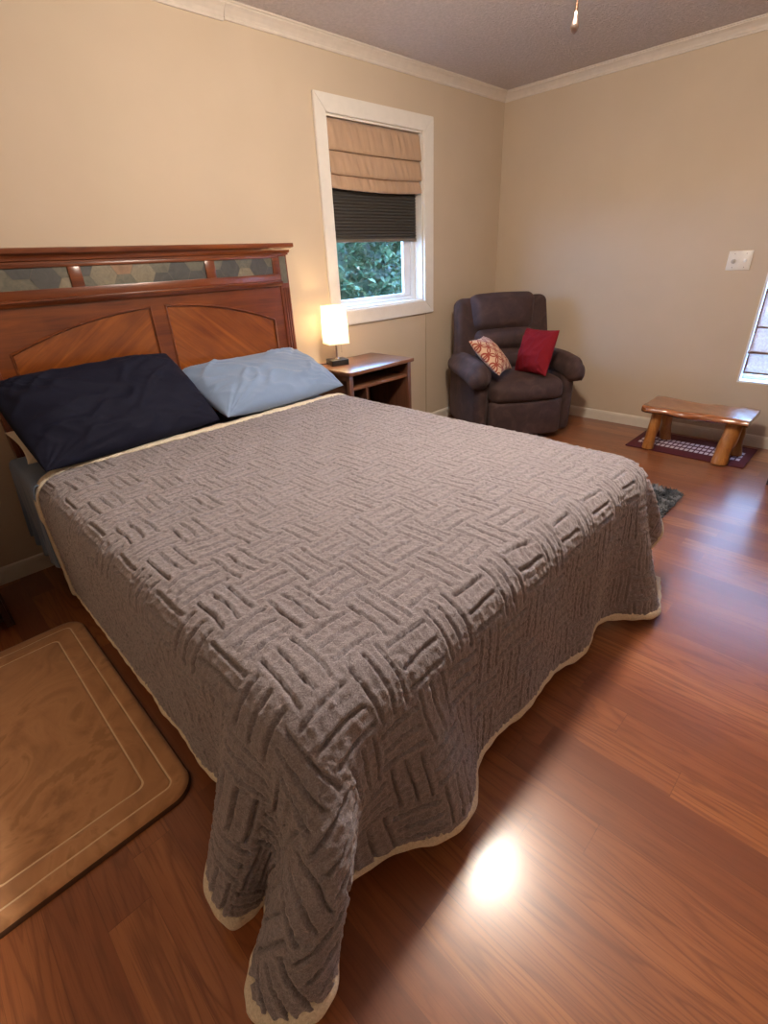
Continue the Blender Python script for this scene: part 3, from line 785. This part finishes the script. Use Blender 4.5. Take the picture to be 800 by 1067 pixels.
ridge_round = .0028*np.abs(np.sin(PI*np.where(chk, fu_*3, fv_*3)))
topm = np.clip((Nn[..., 2]-.7)/.3, 0, 1)
und = topm*(.012*(vnoise(uu*3.2+.4, vv*3.2, 11)-.35) + .006*(vnoise(uu*8, vv*8, 12)-.5))
edge = np.minimum(np.minimum(eu, LU-eu), np.minimum(ev, LV-ev)); ef = np.clip(edge/.03, 0, 1)
h = .010 + np.maximum(und, 0) + ef*(-relief*amp + fur + ridge_round) 
G = F + Nn*h[..., None]
rx = empty('comforter', (-3.15, -1.5, 0))
tag(rx, 'grey plush basketweave comforter with cream border spread over the bed', 'comforter')
def cpart(name, P, mat, **k):
    o = grid_mesh(name, P - np.array([-3.15, -1.5, 0]), mat, rx, **k); return o
cpart('plush_cover', G, M['comforter'])
F2 = resample(CP0, 200, 190); N2 = normals(F2)
if N2[100, 60, 2] < 0: N2 = -N2
cpart('sherpa_lining', F2 - N2*.003, M['sherpa'])
# rolled cream border along all four edges
F3 = resample(CP0, 280, 280); N3 = normals(F3)
if N3[140, 90, 2] < 0: N3 = -N3
loop = [(i, 0) for i in range(279)] + [(279, j) for j in range(279)] + [(i, 279) for i in range(279, 0, -1)] + [(0, j) for j in range(279, 0, -1)]
cen = np.array([F3[i, j] for i, j in loop]); nor = np.array([N3[i, j] for i, j in loop])
tan = np.roll(cen, -1, 0) - np.roll(cen, 1, 0); tan /= np.linalg.norm(tan, axis=1, keepdims=True)
inn = np.cross(nor, tan); 
pp_ = np.arange(len(loop)); rad = 1+.12*np.sin(pp_*.31)+.1*np.sin(pp_*.77)
hw_ = np.where((pp_ < 279), .026, .0165); hl_ = np.where((pp_ < 279), .014, .006); ringn = 12; P = np.zeros((len(loop), ringn+1, 3))
for k in range(ringn+1):
    a = 2*PI*k/ringn
    P[:, k] = cen + nor*hl_[:, None] + nor*(math.sin(a)*.0085*rad)[:, None] + inn*(math.cos(a)*hw_*rad - .002)[:, None]
cpart('sherpa_border', P, M['sherpa'], closed_u=True)

# ------------------------------------------------------------------ pillows
def pillow_arr(w, hgt, t, seed, n=84, pinch=.06, wr=.006, a=2.6, flap=0.0, pw=.55):
    s = np.linspace(-1, 1, n); s = np.sin(s*PI/2)*.55 + s*.45
    U, V = np.meshgrid(s, s, indexing='ij')
    X = w/2*U*(1-pinch*(1-V**2)); Y = hgt/2*V*(1-pinch*(1-U**2))
    prof = (np.clip(1-np.abs(U)**a, 0, 1)*np.clip(1-np.abs(V)**a, 0, 1))**pw
    ang = np.arctan2(V, U)
    r = np.sqrt(U**2+V**2)
    edge = np.clip(r, 0, 1.2)
    wrk = np.zeros_like(U)
    for k, (cu, cv) in enumerate(((-1, -1), (1, -1), (1, 1), (-1, 1))):      # creases fan out of the corners
        th = np.arctan2(V-cv, U-cu); d = np.hypot(U-cu, V-cv)
        wrk += np.exp(-d*1.6)*(vnoise(th*9+k*5, d*1.5, seed+k)-.5)*2
    rdg = lambda n_: (1-np.abs(2*n_-1))**2.2
    wx = U + .25*(vnoise(U*2, V*2, seed+2)-.5); wy = V + .25*(vnoise(U*2+9, V*2, seed+5)-.5)
    wrk += (rdg(vnoise(wx*1.6+wy*1.9+seed, wy*2.6-wx*3.4, seed+9))-.4)*1.1
    wrk += (rdg(vnoise(wx*6+wy*3, wy*3.5-wx*1.0, seed+4))-.4)*.40*(.4+np.abs(U))
    wrk += (vnoise(U*1.3, V*1.3, seed+6)-.5)*1.2
    wrk *= np.clip(1-np.maximum(np.abs(U), np.abs(V))**8, 0, 1)
    bot = -t/2*prof*.8; top = t/2*prof + wr*wrk
    return X, Y, top, bot
def pillow(name, mat, w, hgt, t, seed, parent=None, fn=None, welt=False, **k):
    X, Y, top, bot = pillow_arr(w, hgt, t, seed, **k); n = X.shape[0]
    A = np.stack([X, Y, top], -1); Bo = np.stack([X, Y, bot], -1)
    if fn: A, Bo = fn(A), fn(Bo)
    verts = np.concatenate([A.reshape(-1, 3), Bo.reshape(-1, 3)]); N = n*n
    f = []
    for i in range(n-1):
        for j in range(n-1):
            a, b, c, d = i*n+j, (i+1)*n+j, (i+1)*n+j+1, i*n+j+1
            f.append((a, b, c, d)); f.append((N+a, N+d, N+c, N+b))
    me = bpy.data.meshes.new(name); me.from_pydata(verts.tolist(), [], f)
    bm = bmesh.new(); bm.from_mesh(me); bmesh.ops.remove_doubles(bm, verts=bm.verts, dist=.0008); bm.to_mesh(me); bm.free()
    me.materials.append(mat); me.shade_smooth()
    return link(bpy.data.objects.new(name, me), parent)
def place3(o, BL, BR, TL, lift=0.0):
    BL, BR, TL = Vector(BL), Vector(BR), Vector(TL)
    x = (BR-BL).normalized(); y = (TL-BL); y = (y - x*y.dot(x)).normalized(); z = x.cross(y)
    m = Matrix((x, y, z)).transposed().to_4x4(); m.translation = BL + (BR-BL)/2 + (TL-BL)/2 + z*lift
    o.matrix_world = m; return o
o = pillow('pillow', M['cream'], .58, .36, .085, 31); place3(o, (-3.945, -.43, .665), (-3.37, -.43, .650), (-3.945, -.10, .72), .0)
tag(o, 'cream pillow peeking out at the far left behind the navy pillow', 'pillow')
o = pillow('pillow', M['blue'], .66, .32, .08, 32); place3(o, (-3.755, -.455, .725), (-3.10, -.455, .715), (-3.755, -.14, .790), .0)
tag(o, 'light blue pillow mostly hidden behind the right end of the navy pillow', 'pillow')
o = pillow('pillow', M['navysheet'], .60, .32, .08, 33); place3(o, (-3.07, -.45, .665), (-2.45, -.45, .665), (-3.07, -.12, .715), .0)
tag(o, 'black navy pillow lying in the gap between the two front pillows', 'pillow')
o = pillow('pillow', M['navy'], .79, .47, .17, 34, pinch=-.015, wr=.017, a=3.2); place3(o, (-3.955, -.530, .665), (-3.175, -.435, .660), (-3.935, -.250, .880), .045)
tag(o, 'large navy blue pillow leaning on the left half of the headboard', 'pillow')
o = pillow('pillow', M['blue'], .80, .44, .20, 37, pinch=-.02, wr=.016, a=2.8); place3(o, (-3.14, -.520, .660), (-2.365, -.455, .650), (-3.14, -.19, .795), .040)
tag(o, 'big light blue pillow with wrinkled case on the right side of the bed', 'pillow')

# ------------------------------------------------------------------ nightstand
NX0, NX1, NY0, NY1, NZ = -2.225, -1.632, -.445, -.020, .714
def nightstand(loc, label, wa='walnut', wb='walnut_v'):
    t_ = empty('nightstand', loc); tag(t_, label, 'nightstand')
    w, d = NX1-NX0, NY1-NY0; hx, hy = w/2, d/2
    obj('tabletop', B((-hx, hx, -hy, hy, NZ-.024, NZ), bev=.004), M[wa], t_, auto=35)
    for s_ in (-1, 1):
        obj('side_panel', B((s_*(hx-.022), s_*(hx-.042), -hy+.022, hy-.005, .03, NZ-.0245), bev=.001), M[wb], t_, auto=35)
        obj('side_trim', B((s_*(hx-.0215), s_*(hx-.012), -hy+.022, -hy+.052, .03, NZ-.0245), (s_*(hx-.0215), s_*(hx-.012), hy-.035, hy-.005, .03, NZ-.0245), (s_*(hx-.0215), s_*(hx-.012), -hy+.0525, hy-.0355, NZ-.060, NZ-.0245), bev=.001), M[wa], t_, auto=35)
    obj('shelf', B((-hx+.0425, hx-.0425, -hy+.030, hy-.012, .590, .608), bev=.001), M[wa], t_, auto=35)
    obj('shelf', B((-hx+.0425, hx-.0425, -hy+.030, hy-.012, .06, .078), bev=.001), M[wa], t_, auto=35)
    obj('back_panel', B((-hx+.18, hx-.0425, hy-.011, hy-.005, .079, .589), (-hx+.0425, hx-.0425, hy-.011, hy-.005, .609, NZ-.0245)), M[wb], t_)
    obj('divider', B((-hx+.160, -hx+.178, -hy+.035, hy-.012, .0785, .5895)), M[wb], t_)
    return t_
nightstand(((NX0+NX1)/2, (NY0+NY1)/2, 0), 'reddish walnut open nightstand with a shelf under the window')
nightstand((-4.493, -.285, 0), 'dark nightstand at the left edge beside the tan rug', 'espresso', 'espresso')

# bedside lamp
lamp = empty('table_lamp', (-2.075, -.155, NZ), R(-18))
tag(lamp, 'small lit table lamp with square white shade on the nightstand', 'lamp')
obj('lamp_base', B((-.060, .060, -.055, .055, .0, .036), bev=.004, seg=3), M['black'], lamp, auto=35)
bm = bmesh.new(); tube(bm, [(0, 0, .036), (0, 0, .20)], .0065, 16); lathe(bm, [(.013, .036), (.013, .040), (.006, .044)], n=20)
obj('stem', bm, M['metal'], lamp, auto=40)
s = NT('lit_linen_shade'); c = s.coord(); sep = s.n('ShaderNodeSeparateXYZ'); s.l(c, sep.inputs[0])
n = s.noise(s.mapping(c, scale=(400, 400, 60)), 1, 2)
# the fabric is translucent; the bulb inside does the lighting
di = s.n('ShaderNodeBsdfDiffuse'); tl = s.n('ShaderNodeBsdfTranslucent'); cl = s.ramp(n, [(.3, (.80, .74, .62)), (.7, (.90, .85, .74))]); s.l(cl, di.inputs[0]); s.l(cl, tl.inputs[0])
mx = s.n('ShaderNodeMixShader'); mx.inputs[0].default_value = .6; s.l(di.outputs[0], mx.inputs[1]); s.l(tl.outputs[0], mx.inputs[2]); s.l(mx.outputs[0], s.out.inputs[0])
M['shade'] = s.m
bm = bmesh.new(); w0, w1_ = .062, .068
zb_, zt_ = .135, .362
c0 = [(-w1_, -w1_), (w1_, -w1_), (w1_, w1_), (-w1_, w1_)]
lo = [bm.verts.new((x*w1_/w1_, y, zb_)) for x, y in c0]; hi = [bm.verts.new((x*w0/w1_, y*w0/w1_, zt_)) for x, y in c0]
for i in range(4): bm.faces.new((lo[i], lo[(i+1) % 4], hi[(i+1) % 4], hi[i]))
bmesh.ops.bevel(bm, geom=[e for e in bm.edges if abs(e.verts[0].co.z-e.verts[1].co.z) > .1], offset=.006, segments=3, affect='EDGES')
sh = obj('lamp_shade', bm, M['shade'], lamp, auto=40)
bm = bmesh.new()
for z, w in ((zb_, w1_), (zt_, w0)):
    for a, b in (((-w, -w), (w, -w)), ((w, -w), (w, w)), ((w, w), (-w, w)), ((-w, w), (-w, -w))):
        tube(bm, [(a[0], a[1], z), (b[0], b[1], z)], .0022, 6)
tube(bm, [(-w0, 0, zt_-.004), (w0, 0, zt_-.004)], .0018, 6); tube(bm, [(0, 0, .20), (0, 0, zt_-.004)], .002, 6)
obj('shade_rim', bm, M['cream'], lamp)
s = NT('bulb_glow'); e = s.n('ShaderNodeEmission'); e.inputs[0].default_value = (1.0, .72, .42, 1); e.inputs[1].default_value = LAMP_E*40
s.l(e.outputs[0], s.out.inputs[0])
bm = bmesh.new(); lathe(bm, [(.012, .205), (.014, .22), (.028, .255), (.030, .275), (.020, .297), (0, .305)], n=16); obj('bulb', bm, s.m, lamp, smooth=True)
bm = bmesh.new(); tube(bm, [(.030, 0, .19), (.032, -.01, .16), (.032, -.012, .085)], .0011, 6); lathe(bm, [(0, 0), (.0032, -.003), (0, -.014)], c=(.032, -.012, .086), n=8)
obj('pull_chain', bm, M['metal'], lamp)
bm = bmesh.new(); tube(bm, [(-.060, .02, .010), (-.085, .03, .006), (-.11, .06, .004), (-.10, .10, .004)], .0028, 8); obj('power_cord', bm, M['black'], lamp, smooth=True)

# ------------------------------------------------------------------ recliner in the corner
rc = empty('recliner', (-.643, -.594, 0), R(-36))
tag(rc, 'plump dark brown microfibre recliner armchair standing in the room corner', 'armchair')
CH = M['chair']
def soft(name, c, size, r, bulge=(0, 0, 0), parent=rc, fn=None, rot=None, mat=None, n_in=10):
    bm = bmesh.new(); soft_box(bm, (0, 0, 0), size, r, bulge, fn, n_in=n_in, rot=rot)
    bmesh.ops.translate(bm, vec=Vector(c), verts=bm.verts)
    return obj(name, bm, mat or CH, parent, smooth=True)
# local frame: front faces -y
soft('base', (0, .03, .20), (.62, .66, .34), .04)
def foot_bulge(p, u): return p
soft('footrest', (0, -.360, .185), (.575, .09, .29), .035, (0, .018, 0))
soft('seat_cushion', (0, -.11, .385), (.580, .62, .17), .07, (.0, .03, .028))
for s_ in (-1, 1):
    soft('arm_side', (s_*.345, -.00, .270), (.105, .70, .46), .045, (.012, .015, 0))
    def armfn(p, u, s_=s_):
        f = max(0, -u[1]); b = max(0, u[1])
        x, y, z = p
        z *= 1 + .15*f - .1*b
        z -= .030*f*f + .022*max(0, s_*u[0])**2
        x += s_*.012*f
        return (x, y, z)
    soft('armrest', (s_*.362, -.060, .540), (.155, .72, .150), .07, (.018, .02, .014), fn=armfn)
# back: shell with wings, three puffed cushions
tilt = Matrix.Rotation(R(-11), 3, 'X')
def shellfn(p, u):
    x, y, z = p
    k = (u[2]+1)/2
    x *= 1.0 + .05*(1-k) - .03*k
    y -= .055*abs(u[0])**3*(1-.3*k)
    return (x, y, z)
soft('back_shell', (0, .265, .685), (.780, .17, .64), .055, (0, .012, .010), fn=shellfn, rot=tilt)
def headfn(p, u):
    x, y, z = p; k = (u[2]+1)/2
    x *= .90 + .12*k
    return (x, y, z)
soft('headrest_cushion', (0, .245, .890), (.545, .19, .285), .07, (.0, .035, .012), fn=headfn, rot=tilt)
soft('back_cushion', (0, .165, .690), (.500, .16, .165), .06, (0, .030, .010), rot=tilt)
soft('back_cushion', (0, .130, .545), (.500, .16, .165), .06, (0, .030, .010), rot=tilt)
for x in (-.26, .26):
    for y in (-.20, .28):
        bm = bmesh.new(); box(bm, x-.025, x+.025, y-.025, y+.025, 0, .032, bev=.004); obj('foot', bm, M['black'], rc)

rc_m = Matrix.Translation((-.643, -.594, 0)) @ Matrix.Rotation(R(-36), 4, 'Z')
# patterned throw pillow
s = NT('rust_ring_pattern'); c = s.coord(); sep = s.n('ShaderNodeSeparateXYZ'); s.l(c, sep.inputs[0])
def ringset(ox, oy):
    px = s.math('SUBTRACT', s.math('FRACT', s.math('ADD', s.math('DIVIDE', sep.outputs[0], .092), ox)), .5)
    py = s.math('SUBTRACT', s.math('FRACT', s.math('ADD', s.math('DIVIDE', sep.outputs[1], .092), oy)), .5)
    r = s.math('SQRT', s.math('ADD', s.math('MULTIPLY', px, px), s.math('MULTIPLY', py, py)))
    return s.math('LESS_THAN', s.math('ABSOLUTE', s.math('SUBTRACT', r, .46)), .052)
pat = s.math('MAXIMUM', ringset(0, 0), ringset(.5, .5))
n = s.noise(c, 700, 2)
col = s.mix(pat, (.62, .40, .25), (.30, .045, .018)); 
M['pattern'] = s.fin(col, .85, s.bump(n, .15, .001), Sheen_Weight=.2)
o = pillow('throw_pillow', M['pattern'], .34, .34, .13, 41, pinch=.09, wr=.004, n=44)
place3(o, (-.270, -.40, .520), (-.055, -.12, .505), (-.475, -.30, .735), .035); o.matrix_world = rc_m @ o.matrix_world
tag(o, 'orange and cream ring patterned throw pillow on the recliner', 'cushion')
o = pillow('throw_pillow', M['red'], .335, .33, .14, 45, pinch=.05, wr=.014, n=44)
place3(o, (.040, -.11, .495), (.140, -.40, .505), (.125, -.075, .775), .035); o.matrix_world = rc_m @ o.matrix_world
tag(o, 'solid red velvet throw pillow on the recliner', 'cushion')

# ------------------------------------------------------------------ bench with live edge seat
bn = empty('bench', (-.365, -1.945, 0)); tag(bn, 'low live edge wooden bench with log legs beneath the wall plate', 'bench')
nx, ny = 14, 60
bm = bmesh.new(); rings = []
for j in range(ny+1):
    t = j/ny; y = .325 - .64*t
    wl = -.178 - .016*math.sin(t*7+.5) - .008*math.sin(t*19) ; wr_ = .165 + .012*math.sin(t*6+2) + .006*math.sin(t*23)
    if t < .06: k = 1-(.06-t)/.06*.10; wl *= k; wr_ *= k
    if t > .94: k = 1-(t-.94)/.06*.06; wl *= k; wr_ *= k
    zt_ = .322 - .007*math.sin(PI*t)*1.0 + .002*math.sin(t*11); zb_ = .275 - .004*math.sin(PI*t) + .006*math.sin(t*9)
    ring = []
    sec = [(0, .10), (.02, .55), (.0, .85), (.05, 1.0)]
    pts = [(wl+.012, zb_), (wl-.004, zb_+(zt_-zb_)*.35), (wl, zb_+(zt_-zb_)*.7), (wl+.008, zt_-.003)]
    for q in range(8): xx = wl+.02+(wr_-wl-.04)*q/7; pts.append((xx, zt_ - .004*math.sin(PI*q/7)+.0012*math.sin(q*2+t*30)))
    pts += [(wr_-.008, zt_-.003), (wr_, zb_+(zt_-zb_)*.7), (wr_+.004, zb_+(zt_-zb_)*.35), (wr_-.012, zb_)]
    rings.append([bm.verts.new((x, y, z)) for x, z in pts])
m_ = len(rings[0])
for a, b in zip(rings, rings[1:]):
    for k in range(m_): bm.faces.new((a[k], a[(k+1) % m_], b[(k+1) % m_], b[k]))
bm.faces.new(rings[0]); bm.faces.new(rings[-1][::-1])
obj('seat_plank', bm, M['bench'], bn, auto=55)
for (tx, ty, bx_, by_, r0, r1, sd_) in ((-.085, .235, -.125, .245, .034, .040, 1), (.085, .225, .150, .215, .036, .040, 2), (-.075, -.235, -.145, -.215, .046, .050, 3), (.080, -.225, .085, -.255, .040, .042, 4)):
    bm = bmesh.new(); prev = None; n_ = 14; K = 14; rg = random.Random(sd_); ph = rg.random()*6
    for k in range(K+1):
        t = k/K; c_ = Vector((bx_+(tx-bx_)*t, by_+(ty-by_)*t, .012+(.280-.012)*t)); rr = r1+(r0-r1)*t
        ring = []
        for a in range(n_):
            an = 2*PI*a/n_; q = rr*(1+.07*math.sin(an*2+ph+t*3)+.05*math.sin(an*3+t*9)+.04*math.sin(t*13+ph))
            ring.append(bm.verts.new((c_.x+q*math.cos(an), c_.y+q*math.sin(an), c_.z)))
        if prev:
            for a in range(n_): bm.faces.new((prev[a], prev[(a+1) % n_], ring[(a+1) % n_], ring[a]))
        else: bm.faces.new(ring[::-1])
        prev = ring
    bm.faces.new(prev); obj('leg', bm, M['log'], bn, smooth=False, auto=60)

# maroon mat below the bench, woven rows of white dashes
s = NT('maroon_woven_mat'); c = s.coord(); sep = s.n('ShaderNodeSeparateXYZ'); s.l(c, sep.inputs[0])
X, Y = sep.outputs[0], sep.outputs[1]
fx = s.math('FRACT', s.math('DIVIDE', s.math('ADD', X, .105), .070)); fy = s.math('FRACT', s.math('DIVIDE', s.math('ADD', Y, .33), .0315))
inx = s.math('LESS_THAN', s.math('ABSOLUTE', s.math('ADD', X, -.0)), .105); iny = s.math('LESS_THAN', s.math('ABSOLUTE', Y), .330)
d1 = s.math('MULTIPLY', s.math('LESS_THAN', s.math('ABSOLUTE', s.math('SUBTRACT', fx, .5)), .33), s.math('LESS_THAN', s.math('ABSOLUTE', s.math('SUBTRACT', fy, .5)), .36))
msk = s.math('MULTIPLY', s.math('MULTIPLY', inx, iny), d1)
n = s.noise(c, 500, 2)
colr = s.mix(s.math('MULTIPLY', inx, iny), (.085, .008, .014), (.10, .018, .04)); colr = s.mix(msk, colr, (.66, .56, .60))
M['mat'] = s.fin(colr, .9, s.bump(n, .3, .002))
mt = empty('floor_mat', (-.298, -1.925, 0)); tag(mt, 'maroon woven mat with rows of white dashes under the bench', 'rug')
obj('woven_field', B((-.215, .215, -.372, .372, 0, .007), bev=.002), M['mat'], mt, auto=35)
bm = bmesh.new()
tube(bm, [(-.213, -.370, .005), (.213, -.370, .005), (.213, .370, .005), (-.213, .370, .005), (-.213, -.370, .005)], .0045, 6); obj('bound_edge', bm, plain('maroon_binding', (.07, .006, .012), .9), mt)

# ------------------------------------------------------------------ tan memory foam rug with pressed lines
def superrect(x, y, hx, hy, r):     # signed distance to a rounded rectangle
    qx = np.abs(x)-(hx-r); qy = np.abs(y)-(hy-r)
    return np.hypot(np.maximum(qx, 0), np.maximum(qy, 0)) + np.minimum(np.maximum(qx, qy), 0) - r
s = NT('tan_plush_rug'); c = s.coord(); n = s.noise(c, 4.5, 4, .55, 1.6); n2 = s.noise(c, 500, 2); n3 = s.noise(c, 1.4, 2)
cc = s.ramp(n, [(.30, (.34, .165, .072)), (.46, (.50, .255, .115)), (.54, (.55, .29, .135)), (.60, (.42, .21, .09)), (.78, (.38, .19, .08))])
M['tanrug'] = s.fin(cc, .9, s.bump(s.math('ADD', n, s.math('MULTIPLY', n2, .12)), .35, .012), Sheen_Weight=.35)
M['tanline'] = plain('rug_pressed_line', (.80, .60, .38), .8)
M['rugedge'] = plain('rug_edge_brown', (.10, .045, .022), .9)
RX0, RX1, RY0, RY1 = -4.585, -4.005, -1.712, -.600
hx, hy = (RX1-RX0)/2, (RY1-RY0)/2
rg_ = empty('plush_rug', ((RX0+RX1)/2, (RY0+RY1)/2, 0)); tag(rg_, 'tan plush rug with two pressed border lines left of the bed', 'rug')
# polar-free grid: rows follow scaled rounded outlines
K, N_ = 46, 320
ang = np.linspace(0, 2*PI, N_, endpoint=False)
def outline(off):
    r = max(.004, .075-off) if off < .07 else max(.004, .030-(off-.07)*.2); ax_, ay_ = hx-off, hy-off
    pts = []
    per = []
    seg = [((ax_-r), (ay_-r))]
    out = []
    cs_ = [(ax_-r, ay_-r, 0), (-(ax_-r), ay_-r, PI/2), (-(ax_-r), -(ay_-r), PI), ((ax_-r), -(ay_-r), 3*PI/2)]
    q = N_//4
    for k, (cx_, cy_, a0) in enumerate(cs_):
        nxt = cs_[(k+1) % 4]
        nc = 20
        for i in range(nc): a = a0 + PI/2*i/(nc-1); out.append((cx_+r*math.cos(a), cy_+r*math.sin(a)))
        e0 = out[-1]; e1 = (nxt[0]+r*math.cos(nxt[2]), nxt[1]+r*math.sin(nxt[2]))
        for i in range(1, q-nc+1): t = i/(q-nc+1); out.append((e0[0]+(e1[0]-e0[0])*t, e0[1]+(e1[1]-e0[1])*t))
    return out
lines = (.052, .110)
offs = [0, .0015, .004, .009, .016, .026, .038, .046]
for L_ in lines: offs += [L_-.005, L_-.0025, L_, L_+.0025, L_+.005]
offs += [.06, .08, .095, .12, .14, .17, .20, .225]
offs = sorted(set(offs)); zs = []; mi = []
for off in offs:
    z = .020*min(1, (off/.012))**.5 if off < .012 else .020
    for L_ in lines: z -= .0035*math.exp(-((off-L_)/.0028)**2)
    zs.append(z)
P = np.zeros((N_, len(offs)+1, 3))
for j, off in enumerate(offs):
    o2 = np.array(outline(off)); P[:, j+1, :2] = o2; P[:, j+1, 2] = zs[j]+.002
P[:, 0] = P[:, 1]; P[:, 0, 2] = 0
nn = (vnoise(P[..., 0]*14, P[..., 1]*14, 3)-.5)*.003; nn[:, :6] = 0; P[..., 2] += nn
fm = np.zeros((N_, len(offs)), int)
for j in range(len(offs)):
    a_ = offs[j-1] if j else -1; b_ = offs[j]
    mid = (a_+b_)/2
    if j <= 2: fm[:, j] = 2
    for L_ in lines:
        if abs(mid-L_) < .0026: fm[:, j] = 1
o = grid_mesh('rug_top', P, [M['tanrug'], M['tanline'], M['rugedge']], rg_, closed_u=True, face_mi=fm)
bm = bmesh.new(); pts = P[:, -1]; bm.faces.new([bm.verts.new(p) for p in pts]); obj('rug_centre', bm, M['tanrug'], rg_)

# ------------------------------------------------------------------ shaggy rug beyond the bed
sg = empty('shag_rug', (-1.72, -1.41, 0)); tag(sg, 'mottled dark grey shaggy rug on the far side of the bed', 'rug')
s = NT('mottled_grey_shag'); c = s.coord(); n = s.noise(c, 7, 4, .6, 1.2)
M['shag'] = s.fin(s.ramp(n, [(.38, (.022, .025, .027)), (.5, (.08, .084, .087)), (.62, (.25, .246, .24))]), .9)
SX, SY = .585, .735
obj('rug_backing', B((-SX+.01, SX-.01, -SY+.01, SY-.01, 0, .006), bev=.002), M['shag'], sg)
rng = np.random.RandomState(4); NB = 30000
bx_ = rng.uniform(-SX, SX, NB); by_ = rng.uniform(-SY, SY, NB)
sdv = superrect(bx_, by_, SX, SY, .08); keep = sdv < -.004; bx_, by_ = bx_[keep], by_[keep]; NB = len(bx_)
th = rng.uniform(0, 2*PI, NB); ln = rng.uniform(.020, .034, NB); wd = .0035
d = np.stack([np.cos(th), np.sin(th)], 1); pz = np.stack([-d[:, 1], d[:, 0]], 1)
V_ = np.zeros((NB, 5, 3)); b0 = np.stack([bx_, by_], 1)
V_[:, 0, :2] = b0 - pz*wd; V_[:, 1, :2] = b0 + pz*wd; V_[:, :2, 2] = .005
m1 = b0 + d*(ln*.25)[:, None]; V_[:, 2, :2] = m1 + pz*wd*.9; V_[:, 3, :2] = m1 - pz*wd*.9; V_[:, 2:4, 2] = (.005+ln*.55)[:, None]
V_[:, 4, :2] = b0 + d*(ln*.8)[:, None]; V_[:, 4, 2] = .006+ln*.62
idx = np.arange(NB)*5
faces = [(i, i+1, i+2, i+3) for i in idx.tolist()] + [(i+3, i+2, i+4) for i in idx.tolist()]
me = bpy.data.meshes.new('pile'); me.from_pydata(V_.reshape(-1, 3).tolist(), [], faces); me.materials.append(M['shag'])
o = link(bpy.data.objects.new('pile', me), sg); tag(o, kind='stuff')

# ------------------------------------------------------------------ dark chest at the right edge
dc = empty('dresser', (-.455, -2.94, 0)); tag(dc, 'dark wood furniture leg just showing at the right picture edge', 'dresser')
DX, DYh = .245, .485
obj('carcass', B((-DX, DX, -DYh, DYh, .10, .62), bev=.004), M['espresso'], dc, auto=35)
obj('top_board', B((-DX-.0, DX, -DYh, DYh, .621, .645), bev=.004), M['espresso'], dc, auto=35)
for x in (-DX+.001, DX-.051):
    for y in (-DYh+.001, DYh-.051): obj('leg', B((x, x+.05, y, y+.05, 0, .0995), bev=.003), M['espresso'], dc, auto=35)
for k in range(2):
    dr = obj('drawer', B((-DX-.014, -DX-.0005, -DYh+.02, DYh-.02, .125+k*.245, .355+k*.245), bev=.003), M['espresso'], dc, auto=35)
    bm = bmesh.new(); lathe(bm, [(0, .022), (.012, .020), (.014, .012), (.006, .004), (.008, 0), (0, 0)], n=16)
    for y in (-.2, .2):
        bm2 = bm.copy(); o = obj('knob', bm2, M['bronze'], dr, smooth=True); o.rotation_euler = (0, R(-90), 0); o.location = (-DX-.014, y, .24+k*.245)
    bm.free()
